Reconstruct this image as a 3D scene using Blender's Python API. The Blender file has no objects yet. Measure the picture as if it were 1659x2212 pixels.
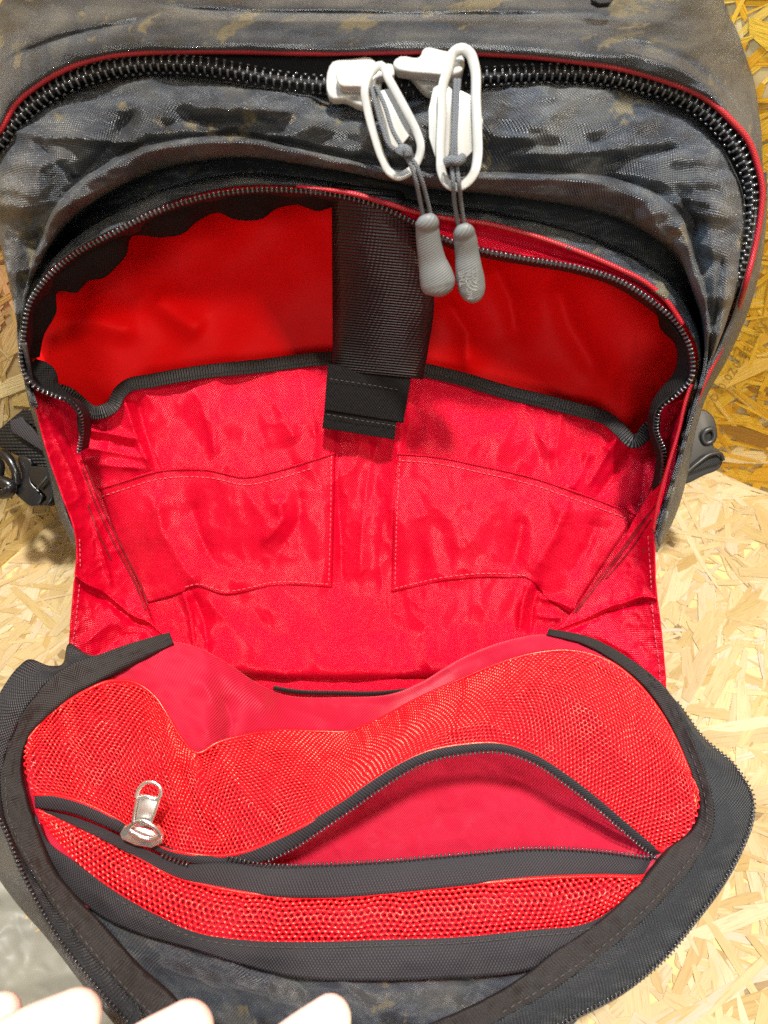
import bpy, bmesh, math, random
import numpy as np
from mathutils import Matrix, Vector, noise as mnoise

random.seed(7); np.random.seed(7)
sc = bpy.context.scene
COL = sc.collection

# ------------------------------------------------------------------ camera, world, lamps, exposure
CAM_H = 0.43
PITCH = math.radians(54.0)
FPX = 1475.0                      # focal length in units of a 1659 x 2212 picture
cam_d = bpy.data.cameras.new('camera')
cam = bpy.data.objects.new('camera', cam_d); COL.objects.link(cam)
cam.location = (0, 0, CAM_H)
cam.rotation_euler = (math.pi/2 - PITCH, 0, 0)
cam_d.sensor_width = 36.0
cam_d.lens = 36.0*FPX/2212.0
cam_d.clip_start = 0.01; cam_d.clip_end = 50
cam_d.dof.use_dof = True
cam_d.dof.focus_distance = 0.385
cam_d.dof.aperture_fstop = 9.0
sc.camera = cam

world = bpy.data.worlds.new('World'); sc.world = world; world.use_nodes = True
wb = world.node_tree.nodes['Background']
wb.inputs['Color'].default_value = (0.93, 0.96, 1.0, 1); wb.inputs['Strength'].default_value = 0.09

def area(name, loc, target, power, size, col):
    l = bpy.data.lights.new(name, 'AREA'); l.shape = 'RECTANGLE'
    l.size = size[0]; l.size_y = size[1]; l.energy = power; l.color = col
    o = bpy.data.objects.new(name, l); COL.objects.link(o)
    o.location = loc
    o.rotation_euler = (Vector(target)-Vector(loc)).to_track_quat('-Z', 'Y').to_euler()
    return o
area('ceiling_lamp', (0.10, 0.20, 1.9), (0.0, 0.3, 0.2), 60, (0.09, 0.18), (1.0, 0.955, 0.88))
area('ceiling_lamp_cool', (-0.90, 0.25, 1.4), (0.0, 0.3, 0.2), 18, (0.12, 0.30), (0.62, 0.81, 1.0))
area('ceiling_lamp_warm', (0.85, -0.45, 1.6), (0.0, 0.3, 0.2), 13, (0.2, 0.2), (1.0, 0.86, 0.66))
area('front_fill', (-0.10, -1.25, 1.15), (0.0, 0.40, 0.22), 8.5, (0.5, 0.3), (1.0, 0.94, 0.85))  # added fill from the front, brightens the compartment and the walls

sc.view_settings.view_transform = 'Standard'; sc.view_settings.look = 'None'
sc.view_settings.gamma = 1.0; sc.view_settings.exposure = 0.25
sc.view_settings.use_curve_mapping = False
sc.cycles.max_bounces = 5; sc.cycles.diffuse_bounces = 3; sc.cycles.glossy_bounces = 2
sc.cycles.adaptive_threshold = 0.01
sc.cycles.use_denoising = False          # the fine weave matters more than the last bit of grain
sc.cycles.sample_clamp_indirect = 6.0

# ------------------------------------------------------------------ measuring helpers
CP = np.array([0, 0, CAM_H])
RX = np.array([1.0, 0, 0])
FW = np.array([0, math.cos(PITCH), -math.sin(PITCH)])
UP = np.array([0, math.sin(PITCH), math.cos(PITCH)])

def U(x, y, d):
    """a point seen along (x, y) at the distance d in front of the lens plane, in world metres"""
    x = np.asarray(x, float); y = np.asarray(y, float); d = np.asarray(d, float)
    cx = (x-829.5)/FPX*d; cy = -(y-1106.0)/FPX*d
    return CP + cx[..., None]*RX + cy[..., None]*UP + d[..., None]*FW

def FP(y):                        # the reclined front plane of the pack
    return 1.0/(3.426-0.000741*np.asarray(y, float))
def floor_d(y):
    a = PITCH+math.atan((y-1106.0)/FPX)
    return CAM_H/math.sin(a)*math.cos(a-PITCH)

def pk(pts):                      # (x, y, offset behind the front plane) -> (x, y, depth)
    return [(p[0], p[1], float(FP(p[1]))+p[2]) for p in pts]

def catmull(P, n):
    P = np.asarray(P, float)
    if len(P) == 2:
        t = np.linspace(0, 1, n)[:, None]
        return P[0]*(1-t)+P[1]*t
    seg = np.linalg.norm(np.diff(P[:, :2], axis=0), axis=1)+1e-6+np.abs(np.diff(P[:, 2]))*2000
    s = np.concatenate([[0], np.cumsum(seg)]); s /= s[-1]
    t = np.linspace(0, 1, n)
    return hermite(P, s, t)

def hermite(P, s, t):
    P = np.asarray(P, float); m = np.zeros_like(P)
    ds = np.diff(s)
    dl = np.diff(P, axis=0)/ds.reshape(-1, *([1]*(P.ndim-1)))
    m[1:-1] = (dl[:-1]*ds[1:].reshape(-1, *([1]*(P.ndim-1)))+dl[1:]*ds[:-1].reshape(-1, *([1]*(P.ndim-1))))/(ds[1:]+ds[:-1]).reshape(-1, *([1]*(P.ndim-1)))
    m[0] = dl[0]; m[-1] = dl[-1]
    k = np.clip(np.searchsorted(s, t, 'right')-1, 0, len(s)-2)
    h = ds[k]; u = (t-s[k])/h
    sh = (-1,)+(1,)*(P.ndim-1)
    u = u.reshape(sh); h = h.reshape(sh)
    return ((2*u**3-3*u**2+1)*P[k]+(u**3-2*u**2+u)*h*m[k]+(-2*u**3+3*u**2)*P[k+1]+(u**3-u**2)*h*m[k+1])

def seg_dist(X, Y, pts):
    best = np.full(X.shape, 1e9); tt = np.zeros(X.shape)
    n = len(pts)-1
    for i in range(n):
        ax, ay = pts[i][:2]; bx, by = pts[i+1][:2]
        dx, dy = bx-ax, by-ay; L = dx*dx+dy*dy+1e-9
        t = np.clip(((X-ax)*dx+(Y-ay)*dy)/L, 0, 1)
        d = np.hypot(X-ax-t*dx, Y-ay-t*dy)
        m = d < best
        best = np.where(m, d, best); tt = np.where(m, (i+t)/n, tt)
    return best, tt

def smooth_noise(X, Y, scale, seed, octaves=3, ax=1.0, ay=1.0):
    out = np.zeros(X.shape)
    f = X.ravel(); g = Y.ravel(); r = np.empty(f.shape)
    for i in range(len(f)):
        r[i] = mnoise.fractal((f[i]/scale*ax, g[i]/scale*ay, seed*3.71), 0.6, 2.1, octaves)
    return r.reshape(X.shape)

# ------------------------------------------------------------------ object helpers
ROOTINV = {}
def link(o, parent=None):
    COL.objects.link(o)
    if parent is not None:
        o.parent = parent
        if parent.name in ROOTINV: o.matrix_parent_inverse = ROOTINV[parent.name]
    return o

def mesh_obj(name, verts, faces, mat, parent=None, smooth=True, uvs=None):
    me = bpy.data.meshes.new(name)
    verts = np.asarray(verts, float)
    me.from_pydata(verts.tolist(), [], [tuple(int(i) for i in f) for f in faces])
    if smooth: me.polygons.foreach_set('use_smooth', [True]*len(me.polygons))
    if uvs is not None:
        uvs = np.asarray(uvs, float)
        ul = me.uv_layers.new(name='UVMap')
        li = np.empty(len(me.loops), dtype=np.int32); me.loops.foreach_get('vertex_index', li)
        ul.data.foreach_set('uv', uvs[li].ravel())
    me.update()
    o = bpy.data.objects.new(name, me)
    if mat is not None: me.materials.append(mat)
    return link(o, parent)

def root(name, loc, label, cat, group=None):
    o = bpy.data.objects.new(name, None); COL.objects.link(o); o.location = loc
    o.empty_display_size = 0.02
    ROOTINV[o.name] = Matrix.Translation(Vector(loc)).inverted()
    o['label'] = label; o['category'] = cat
    if group: o['group'] = group
    return o

class S: pass
def grid_sheet(G, creases=(), noise=None):
    """G: (nv, nu, 3) of (x, y, depth). returns sheet data with world points"""
    X, Y, D = G[..., 0].copy(), G[..., 1].copy(), G[..., 2].copy()
    for c in creases:
        pts, w, amp = c[:3]
        d, t = seg_dist(X, Y, pts)
        taper = np.clip(np.minimum(t, 1-t)*5+0.25, 0, 1) if (len(c) < 4 or c[3]) else 1.0
        D -= amp*taper*np.exp(-(d/w)**(1.2 if w < 26 else 1.8))
    if noise is not None:
        for (amp, scale, seed, ax, ay) in noise:
            nz = smooth_noise(X, Y, scale, abs(seed), 3, ax, ay)
            D -= amp*(nz if seed > 0 else 0.6-2.2*np.abs(nz)**0.8)      # a negative seed gives sharp ridges
    s = S(); s.X, s.Y, s.D = X, Y, D; s.W = U(X, Y, D)
    return s

def make_sheet(name, s, mat, parent, thick=0.0008, mask=None):
    W = s.W; nv, nu = W.shape[:2]
    lu = np.linalg.norm(np.diff(W, axis=1), axis=2).mean(0); lv = np.linalg.norm(np.diff(W, axis=0), axis=2).mean(1)
    uu = np.concatenate([[0], np.cumsum(lu)]); vv = np.concatenate([[0], np.cumsum(lv)])
    s.uu, s.vv = uu, vv
    uv = np.stack(np.meshgrid(uu, vv), -1).reshape(-1, 2)
    idx = np.arange(nv*nu).reshape(nv, nu)
    a, b, c, d = idx[:-1, :-1], idx[:-1, 1:], idx[1:, 1:], idx[1:, :-1]
    F = np.stack([a, d, c, b], -1).reshape(-1, 4)
    # face the camera
    P = W.reshape(-1, 3)
    n = np.cross(P[F[:, 1]]-P[F[:, 0]], P[F[:, 2]]-P[F[:, 0]])
    if ((CP-P[F[:, 0]])*n).sum() < 0: F = F[:, ::-1]
    s.N = None
    o = mesh_obj(name, P, F, mat, parent, True, uv)
    if thick:
        m = o.modifiers.new('thickness', 'SOLIDIFY'); m.thickness = thick; m.offset = -1
    return o

def loft(rows, nu, nv):
    R = [catmull(r, nu) for r in rows]
    R = np.stack(R, 0)
    d = np.linalg.norm(np.diff(R[:, :, :2], axis=0), axis=2).mean(1)+np.abs(np.diff(R[:, :, 2], axis=0)).mean(1)*2000
    t = np.concatenate([[0], np.cumsum(d)]); t /= t[-1]
    return hermite(R, t, np.linspace(0, 1, nv))

def sheet(name, rows, nu, nv, mat, parent, creases=(), noise=None, thick=0.0008):
    s = grid_sheet(loft(rows, nu, nv), creases, noise)
    s.obj = make_sheet(name, s, mat, parent, thick)
    return s

def on(s, pts, lift=0.0004, n=None):
    """lay a path given in (x, y) on a sheet; returns world points and the sheet normals"""
    P = np.array([(p[0], p[1], 0.0) for p in pts])
    if n: P = catmull(P, n)
    X = s.X.ravel(); Y = s.Y.ravel(); D = s.D.ravel()
    out = []
    for x, y, _ in P:
        q = (X-x)**2+(Y-y)**2
        k = np.argpartition(q, 4)[:4]
        w = 1/(q[k]+0.5)
        out.append((x, y, (D[k]*w).sum()/w.sum()-lift))
    out = np.array(out)
    return U(out[:, 0], out[:, 1], out[:, 2]), out

def frames(P):
    P = np.asarray(P); T = np.gradient(P, axis=0); T /= np.linalg.norm(T, axis=1)[:, None]+1e-12
    N = np.zeros_like(P)
    v = CP-P[0]; v = v-T[0]*(v@T[0]); N[0] = v/np.linalg.norm(v)
    for i in range(1, len(P)):
        v = N[i-1]-T[i]*(N[i-1]@T[i]); N[i] = v/(np.linalg.norm(v)+1e-12)
    return T, N, np.cross(T, N)

def tube_data(P, r, seg=8, closed=False, flat=1.0, caps=True):
    P = np.asarray(P, float); n = len(P)
    r = np.broadcast_to(np.asarray(r, float), (n,))
    T, N, B = frames(P)
    if closed:
        T = (np.roll(P, -1, 0)-np.roll(P, 1, 0)); T /= np.linalg.norm(T, axis=1)[:, None]
    a = np.linspace(0, 2*math.pi, seg, endpoint=False)
    V = P[:, None]+r[:, None, None]*(np.cos(a)[None, :, None]*B[:, None]+flat*np.sin(a)[None, :, None]*N[:, None])
    F = []
    m = n if closed else n-1
    for i in range(m):
        j = (i+1) % n
        for k in range(seg):
            l = (k+1) % seg
            F.append((i*seg+k, i*seg+l, j*seg+l, j*seg+k))
    if caps and not closed:
        F.append(tuple(range(seg))[::-1]); F.append(tuple((n-1)*seg+k for k in range(seg)))
    uv = np.stack(np.meshgrid(np.linspace(0, 2*math.pi*r.mean(), seg), np.concatenate([[0], np.cumsum(np.linalg.norm(np.diff(P, axis=0), axis=1))])), -1).reshape(-1, 2)
    return V.reshape(-1, 3), F, uv

def tube(name, P, r, mat, parent, seg=8, closed=False, flat=1.0):
    V, F, uv = tube_data(P, r, seg, closed, flat)
    return mesh_obj(name, V, F, mat, parent, True, uv)

def px_path(pts, n):
    q = catmull(pts, n)
    return U(q[:, 0], q[:, 1], q[:, 2])

def px_loop(pts, n):
    pts = list(pts)
    P = np.array(pts[-3:]+pts+pts[:3], float)
    seg = np.linalg.norm(np.diff(P[:, :2], axis=0), axis=1)
    s = np.concatenate([[0], np.cumsum(seg)])
    t = np.linspace(s[3], s[3+len(pts)], n, endpoint=False)
    q = hermite(P, s, t)
    return U(q[:, 0], q[:, 1], q[:, 2])

def dashes(name, paths, mat, parent, dash=0.0022, gap=0.0012, r=0.00028):
    V, F, k = [], [], 0
    for P in paths:
        L = np.concatenate([[0], np.cumsum(np.linalg.norm(np.diff(P, axis=0), axis=1))])
        s = 0.0
        while s+dash < L[-1]:
            t = np.array([s, s+dash*0.5, s+dash])
            q = np.stack([np.interp(t, L, P[:, i]) for i in range(3)], -1)
            v, f, _ = tube_data(q, [r*0.8, r, r*0.8], 5)
            V.append(v); F += [tuple(i+k for i in ff) for ff in f]; k += len(v)
            s += dash+gap*random.uniform(0.8, 1.3)
    o = mesh_obj(name, np.concatenate(V), F, mat, parent)
    o['kind'] = 'stuff'
    return o

def plate(name, pts, depth, thick, mat, parent, bevel=0.0006, smooth=True):
    """a solid piece with the outline pts; depth: number or function of (x, y)"""
    f = depth if callable(depth) else (lambda x, y: depth)
    n = len(pts)
    A = np.array([(p[0], p[1], f(p[0], p[1])) for p in pts])
    # orient counter-clockwise towards the camera
    area_ = sum(A[i, 0]*A[(i+1) % n, 1]-A[(i+1) % n, 0]*A[i, 1] for i in range(n))
    if area_ > 0: A = A[::-1]
    W = U(A[:, 0], A[:, 1], A[:, 2])
    nrm = np.zeros(3)
    for i in range(n): nrm += np.cross(W[i]-W[0], W[(i+1) % n]-W[0])
    nrm /= np.linalg.norm(nrm)
    if nrm@(CP-W[0]) < 0: nrm = -nrm
    V = np.concatenate([W, W-nrm*thick])
    F = [tuple(range(n)), tuple(range(2*n-1, n-1, -1))]+[(i, i+n, (i+1) % n+n, (i+1) % n) for i in range(n)]
    o = mesh_obj(name, V, F, mat, parent, smooth, V[:, :2]*1.0)
    if bevel:
        b = o.modifiers.new('bevel', 'BEVEL'); b.width = bevel; b.segments = 3; b.limit_method = 'ANGLE'; b.angle_limit = math.radians(35)
    return o

def rounded(pts, k=4, tension=1.0):
    q = px_round(pts, k)
    return q
def px_round(pts, k=5):
    P = [(p[0], p[1], 0) for p in pts]; m = len(P)
    Q = np.array(P[-2:]+P+P[:2], float)
    s = np.concatenate([[0], np.cumsum(np.linalg.norm(np.diff(Q[:, :2], axis=0), axis=1))])
    out = hermite(Q, s, np.linspace(s[2], s[2+m], m*k, endpoint=False))
    return [tuple(p[:2]) for p in out]

# ------------------------------------------------------------------ materials
def nmat(name):
    m = bpy.data.materials.new(name); m.use_nodes = True
    nt = m.node_tree; b = nt.nodes['Principled BSDF']
    return m, nt, b
def N(nt, t, **kw):
    n = nt.nodes.new(t)
    for k, v in kw.items():
        if k in ('operation', 'blend_type', 'data_type', 'feature', 'wave_type', 'bands_direction', 'noise_dimensions', 'attribute_name', 'clamp', 'wave_profile', 'distance', 'vector_type'): setattr(n, k, v)
        else: n.inputs[k].default_value = v
    return n
def math_n(nt, op, a, b=None):
    n = nt.nodes.new('ShaderNodeMath'); n.operation = op
    for i, v in enumerate((a, b)):
        if v is None: continue
        if isinstance(v, (int, float)): n.inputs[i].default_value = v
        else: nt.links.new(v, n.inputs[i])
    return n.outputs[0]
def mixc(nt, fac, a, b, bt='MIX'):
    n = nt.nodes.new('ShaderNodeMix'); n.data_type = 'RGBA'; n.blend_type = bt
    for sock, v in ((n.inputs[0], fac), (n.inputs[6], a), (n.inputs[7], b)):
        if isinstance(v, (int, float)): sock.default_value = v
        elif isinstance(v, tuple): sock.default_value = v if len(v) == 4 else (*v, 1)
        else: nt.links.new(v, sock)
    return n.outputs[2]
def ramp(nt, fac, stops):
    n = nt.nodes.new('ShaderNodeValToRGB'); e = n.color_ramp.elements
    while len(e) > 1: e.remove(e[-1])
    for i, (p, c) in enumerate(stops):
        q = e[0] if i == 0 else e.new(p)
        q.position = p; q.color = c if len(c) == 4 else (*c, 1)
    nt.links.new(fac, n.inputs[0]); return n.outputs[0]
def uvnode(nt):
    return nt.nodes.new('ShaderNodeTexCoord').outputs['UV']
def weave_h(nt, uv, pu, pv, twill=0.0):
    s = nt.nodes.new('ShaderNodeSeparateXYZ'); nt.links.new(uv, s.inputs[0])
    a = math_n(nt, 'SINE', math_n(nt, 'MULTIPLY', s.outputs[0], 2*math.pi/pu))
    if twill:
        vv = math_n(nt, 'ADD', math_n(nt, 'MULTIPLY', s.outputs[1], 2*math.pi/pv), math_n(nt, 'MULTIPLY', s.outputs[0], twill*2*math.pi/pu))
    else:
        vv = math_n(nt, 'MULTIPLY', s.outputs[1], 2*math.pi/pv)
    b = math_n(nt, 'SINE', vv)
    return a, b
def bump(nt, b, h, strength, dist):
    n = nt.nodes.new('ShaderNodeBump'); n.inputs['Strength'].default_value = strength; n.inputs['Distance'].default_value = dist
    nt.links.new(h, n.inputs['Height']); nt.links.new(n.outputs[0], b.inputs['Normal'])
def setb(b, **kw):
    M = dict(rough='Roughness', metal='Metallic', spec='Specular IOR Level', sheen='Sheen Weight', sheen_r='Sheen Roughness', coat='Coat Weight', coat_r='Coat Roughness', sss='Subsurface Weight')
    for k, v in kw.items():
        b.inputs[M[k]].default_value = v

def camo_mat():
    m, nt, b = nmat('camo_pack_fabric'); uv = uvnode(nt)
    n1 = N(nt, 'ShaderNodeTexNoise', Scale=30.0, Detail=3.0, Roughness=0.55); nt.links.new(uv, n1.inputs['Vector'])
    mp = nt.nodes.new('ShaderNodeMapping'); mp.inputs['Location'].default_value = (3.1, 1.7, 0); mp.inputs['Scale'].default_value = (1.0, 0.7, 1); mp.inputs['Rotation'].default_value = (0, 0, 0.5)
    nt.links.new(uv, mp.inputs[0])
    n2 = N(nt, 'ShaderNodeTexNoise', Scale=30.0, Detail=4.0, Roughness=0.7); nt.links.new(mp.outputs[0], n2.inputs['Vector'])
    base = ramp(nt, n1.outputs[0], [(0.36, (0.006, 0.0075, 0.011)), (0.42, (0.012, 0.018, 0.030)), (0.49, (0.021, 0.029, 0.044)), (0.54, (0.039, 0.045, 0.053)), (0.64, (0.056, 0.058, 0.058))])
    tan = ramp(nt, n2.outputs[0], [(0.58, (0, 0, 0)), (0.62, (0.85, 0.85, 0.85))])
    c = mixc(nt, tan, base, (0.125, 0.102, 0.052))
    a, w = weave_h(nt, uv, 0.0015, 0.0013)
    h = math_n(nt, 'MULTIPLY', a, w)
    dot = math_n(nt, 'ADD', math_n(nt, 'MULTIPLY', h, 0.65), 0.9)
    cc = nt.nodes.new('ShaderNodeCombineColor'); [nt.links.new(dot, cc.inputs[i]) for i in range(3)]
    c = mixc(nt, 1.0, c, cc.outputs[0], 'MULTIPLY')
    nt.links.new(c, b.inputs['Base Color'])
    setb(b, rough=0.42, spec=0.9, sheen=0.08, sheen_r=0.4)
    n3 = N(nt, 'ShaderNodeTexNoise', Scale=900.0, Detail=2.0); nt.links.new(uv, n3.inputs['Vector'])
    hh = math_n(nt, 'ADD', h, math_n(nt, 'MULTIPLY', n3.outputs[0], 0.8))
    bump(nt, b, hh, 0.9, 0.00042)
    return m

def cloth_mat(name, col, col2, rough, spec, pu, pv, strength, dist=0.00015, twill=0.0, sheen=0.0, wr=0.35, wrs=60, grain=0.15, metal=0.0):
    m, nt, b = nmat(name); uv = uvnode(nt)
    n1 = N(nt, 'ShaderNodeTexNoise', Scale=45.0, Detail=4.0); nt.links.new(uv, n1.inputs['Vector'])
    a, w = weave_h(nt, uv, pu, pv, twill)
    h = math_n(nt, 'MULTIPLY', a, w) if not twill else w
    c = mixc(nt, n1.outputs[0], col, col2)
    dot = math_n(nt, 'ADD', math_n(nt, 'MULTIPLY', h, grain), 1.0-grain)
    cc = nt.nodes.new('ShaderNodeCombineColor'); [nt.links.new(dot, cc.inputs[i]) for i in range(3)]
    c = mixc(nt, 1.0, c, cc.outputs[0], 'MULTIPLY')
    nt.links.new(c, b.inputs['Base Color'])
    setb(b, rough=rough, spec=spec, sheen=sheen, sheen_r=0.35)
    b.inputs['Sheen Tint'].default_value = (*[min(1, q*1.0+0.25) for q in col], 1)
    n3 = N(nt, 'ShaderNodeTexNoise', Scale=wrs, Detail=5.0, Roughness=0.55); nt.links.new(uv, n3.inputs['Vector'])
    hh = math_n(nt, 'ADD', math_n(nt, 'MULTIPLY', h, 1.0), math_n(nt, 'MULTIPLY', n3.outputs[0], wr*12))
    bump(nt, b, hh, strength, dist)
    return m

def plain_mat(name, col, rough, spec=0.5, metal=0.0, noise=0.0, nscale=300, coat=0.0, var=0.0):
    m, nt, b = nmat(name)
    tc = nt.nodes.new('ShaderNodeTexCoord').outputs['Object']
    n3 = N(nt, 'ShaderNodeTexNoise', Scale=nscale, Detail=4.0); nt.links.new(tc, n3.inputs['Vector'])
    lo = tuple(q*(1-var) for q in col); hi = tuple(min(1, q*(1+var)) for q in col)
    nt.links.new(mixc(nt, n3.outputs[0], lo, hi), b.inputs['Base Color'])
    setb(b, rough=rough, spec=spec, metal=metal, coat=coat)
    if noise: bump(nt, b, n3.outputs[0], noise, 0.0003)
    return m

M_CAMO = camo_mat()
M_RED = cloth_mat('red_nylon_lining', (0.68, 0.0008, 0.022), (0.74, 0.001, 0.032), 0.30, 0.5, 0.0014, 0.0014, 0.9, 0.00022, sheen=0.0, wr=0.02, wrs=160, grain=0.16)
M_REDBACK_LIT = cloth_mat('red_nylon_back_lit', (0.84, 0.004, 0.005), (0.87, 0.005, 0.006), 0.5, 0.15, 0.0012, 0.0012, 0.2, 0.0001, wr=0.0, wrs=40, grain=0.05)  # same lining nylon, its red raised in place of light inside the compartment
M_TWILL = cloth_mat('red_twill_lining', (0.58, 0.012, 0.042), (0.66, 0.018, 0.055), 0.45, 0.25, 0.0014, 0.0014, 0.8, 0.00025, twill=1.0, sheen=0.4, wr=0.03, wrs=120, grain=0.25)
def tint(m, c):
    m.node_tree.nodes['Principled BSDF'].inputs['Specular Tint'].default_value = (*c, 1); return m
for m_ in (M_REDBACK_LIT, M_TWILL): tint(m_, (1.0, 0.42, 0.46))
tint(M_RED, (1.0, 0.48, 0.52))
M_MESH = plain_mat('red_mesh_yarn', (0.78, 0.006, 0.016), 0.27, 0.8, noise=0.3, nscale=2500, var=0.1)
tint(M_MESH, (1.0, 0.70, 0.45))
M_PIPING = cloth_mat('red_piping', (0.32, 0.003, 0.010), (0.40, 0.005, 0.016), 0.38, 0.5, 0.0012, 0.0014, 0.5, 0.0002, wr=0.1)
M_TAPE = cloth_mat('black_zipper_tape', (0.007, 0.007, 0.008), (0.010, 0.010, 0.012), 0.6, 0.35, 0.0012, 0.0012, 0.6, 0.00025, wr=0.1, wrs=60, grain=0.3)
M_ZTAPE = cloth_mat('slate_zipper_tape', (0.016, 0.018, 0.023), (0.027, 0.031, 0.038), 0.5, 0.5, 0.0016, 0.0014, 0.8, 0.0003, wr=0.1, wrs=60, grain=0.35)
M_GREYTAPE = cloth_mat('charcoal_seam_tape', (0.025, 0.021, 0.026), (0.036, 0.031, 0.038), 0.6, 0.35, 0.0015, 0.0017, 0.8, 0.00025, sheen=0.05, wr=0.06, wrs=35, grain=0.3)
M_BROWN = cloth_mat('dark_binding_tape', (0.013, 0.009, 0.009), (0.024, 0.019, 0.018), 0.55, 0.35, 0.0014, 0.0016, 0.7, 0.0002, wr=0.12, wrs=35, grain=0.25)
M_FUZZ = cloth_mat('black_loop_pile', (0.005, 0.0045, 0.0045), (0.010, 0.008, 0.008), 0.8, 0.2, 0.0016, 0.0015, 0.8, 0.0004, wr=0.4, wrs=500, grain=0.4)
M_WEB = None
M_TOOTH = plain_mat('black_nylon_coil', (0.055, 0.057, 0.064), 0.18, 0.8, coat=0.5)
M_TOOTHG = plain_mat('charcoal_nylon_coil', (0.03, 0.028, 0.032), 0.2, 0.7)
M_WHITE = plain_mat('white_enamelled_metal', (0.35, 0.35, 0.335), 0.26, 0.6, noise=0.03, coat=0.3, var=0.03)
M_SILVER = plain_mat('polished_nickel', (0.93, 0.92, 0.90), 0.22, 0.5, metal=0.95, var=0.02)
M_SATIN = plain_mat('satin_nickel', (0.80, 0.77, 0.74), 0.34, 0.5, metal=0.95, var=0.03)
M_PLASTIC = plain_mat('black_acetal_plastic', (0.007, 0.007, 0.008), 0.27, 0.6, noise=0.06, nscale=120)
M_PLASTICG = plain_mat('charcoal_matte_plastic', (0.022, 0.0215, 0.0205), 0.40, 0.5, noise=0.1, nscale=150)
M_CORD = cloth_mat('grey_cord', (0.13, 0.145, 0.165), (0.17, 0.185, 0.205), 0.6, 0.4, 0.0012, 0.0012, 0.8, 0.0003, wr=0.1, grain=0.3)
M_THREADR = plain_mat('pink_thread', (0.72, 0.10, 0.14), 0.5, 0.4, var=0.2)
M_THREADD = plain_mat('dark_red_thread', (0.16, 0.006, 0.01), 0.6, 0.3)
M_THREADK = plain_mat('charcoal_thread', (0.06, 0.055, 0.05), 0.6, 0.4)

def rubber_mat():
    m, nt, b = nmat('grey_ribbed_rubber'); uv = uvnode(nt)
    s = nt.nodes.new('ShaderNodeSeparateXYZ'); nt.links.new(uv, s.inputs[0])
    h = math_n(nt, 'SINE', math_n(nt, 'ADD', math_n(nt, 'MULTIPLY', s.outputs[1], 2*math.pi/0.0011), math_n(nt, 'MULTIPLY', s.outputs[0], 1800)))
    b.inputs['Base Color'].default_value = (0.125, 0.132, 0.132, 1)
    setb(b, rough=0.5, spec=0.4)
    bump(nt, b, h, 0.35, 0.00015)
    return m
M_RUBBER = rubber_mat()
M_EMBOSS = plain_mat('grey_rubber_emboss', (0.16, 0.165, 0.155), 0.5, 0.4)

def web_mat():
    m, nt, b = nmat('black_ribbed_webbing'); uv = uvnode(nt)
    s = nt.nodes.new('ShaderNodeSeparateXYZ'); nt.links.new(uv, s.inputs[0])
    rib = math_n(nt, 'SINE', math_n(nt, 'MULTIPLY', s.outputs[1], 2*math.pi/0.0017))
    wob = math_n(nt, 'SINE', math_n(nt, 'ADD', math_n(nt, 'MULTIPLY', s.outputs[0], 2*math.pi/0.0022), math_n(nt, 'MULTIPLY', s.outputs[1], 900)))
    h = math_n(nt, 'ADD', rib, math_n(nt, 'MULTIPLY', wob, 0.15))
    c = ramp(nt, math_n(nt, 'ADD', math_n(nt, 'MULTIPLY', rib, 0.5), 0.5), [(0.25, (0.002, 0.002, 0.0025)), (0.8, (0.007, 0.0075, 0.009))])
    nt.links.new(c, b.inputs['Base Color'])
    setb(b, rough=0.36, spec=0.5)
    bump(nt, b, h, 0.75, 0.0003)
    return m
M_WEB = web_mat()

def gros_mat():                     # grosgrain binding, ribs across
    m, nt, b = nmat('black_grosgrain_binding'); uv = uvnode(nt)
    s = nt.nodes.new('ShaderNodeSeparateXYZ'); nt.links.new(uv, s.inputs[0])
    rib = math_n(nt, 'SINE', math_n(nt, 'MULTIPLY', s.outputs[0], 2*math.pi/0.0016))
    c = ramp(nt, math_n(nt, 'ADD', math_n(nt, 'MULTIPLY', rib, 0.5), 0.5), [(0.2, (0.004, 0.003, 0.003)), (0.8, (0.014, 0.012, 0.012))])
    nt.links.new(c, b.inputs['Base Color']); setb(b, rough=0.5, spec=0.5)
    bump(nt, b, rib, 0.8, 0.0003)
    return m
M_GROS = gros_mat()

def skin_mat():
    m, nt, b = nmat('skin')
    tc = nt.nodes.new('ShaderNodeTexCoord').outputs['Object']
    n = N(nt, 'ShaderNodeTexNoise', Scale=120.0, Detail=3.0); nt.links.new(tc, n.inputs['Vector'])
    nt.links.new(mixc(nt, n.outputs[0], (0.82, 0.68, 0.60), (0.87, 0.75, 0.68)), b.inputs['Base Color'])
    setb(b, rough=0.45, spec=0.4, sss=0.25)
    b.inputs['Subsurface Radius'].default_value = (0.006, 0.003, 0.002); b.inputs['Subsurface Scale'].default_value = 0.5
    return m
M_SKIN = skin_mat()

def osb_mat(name, sat):
    m, nt, b = nmat(name)
    at = nt.nodes.new('ShaderNodeAttribute'); at.attribute_name = 'tone'
    uv = uvnode(nt)
    mp = nt.nodes.new('ShaderNodeMapping'); mp.inputs['Scale'].default_value = (60, 900, 1); nt.links.new(uv, mp.inputs[0])
    n = N(nt, 'ShaderNodeTexNoise', Scale=1.0, Detail=4.0, Roughness=0.65); nt.links.new(mp.outputs[0], n.inputs['Vector'])
    g = ramp(nt, n.outputs[0], [(0.28, (0.70, 0.60, 0.48)), (0.45, (0.95, 0.93, 0.90)), (0.75, (1.08, 1.06, 1.02))])
    c = mixc(nt, 1.0, at.outputs['Color'], g, 'MULTIPLY')
    nt.links.new(c, b.inputs['Base Color'])
    setb(b, rough=0.55, spec=0.25)
    bump(nt, b, n.outputs[0], 0.6, 0.0005)
    return m
M_OSB = osb_mat('oriented_strand_board', 1.0)
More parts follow.
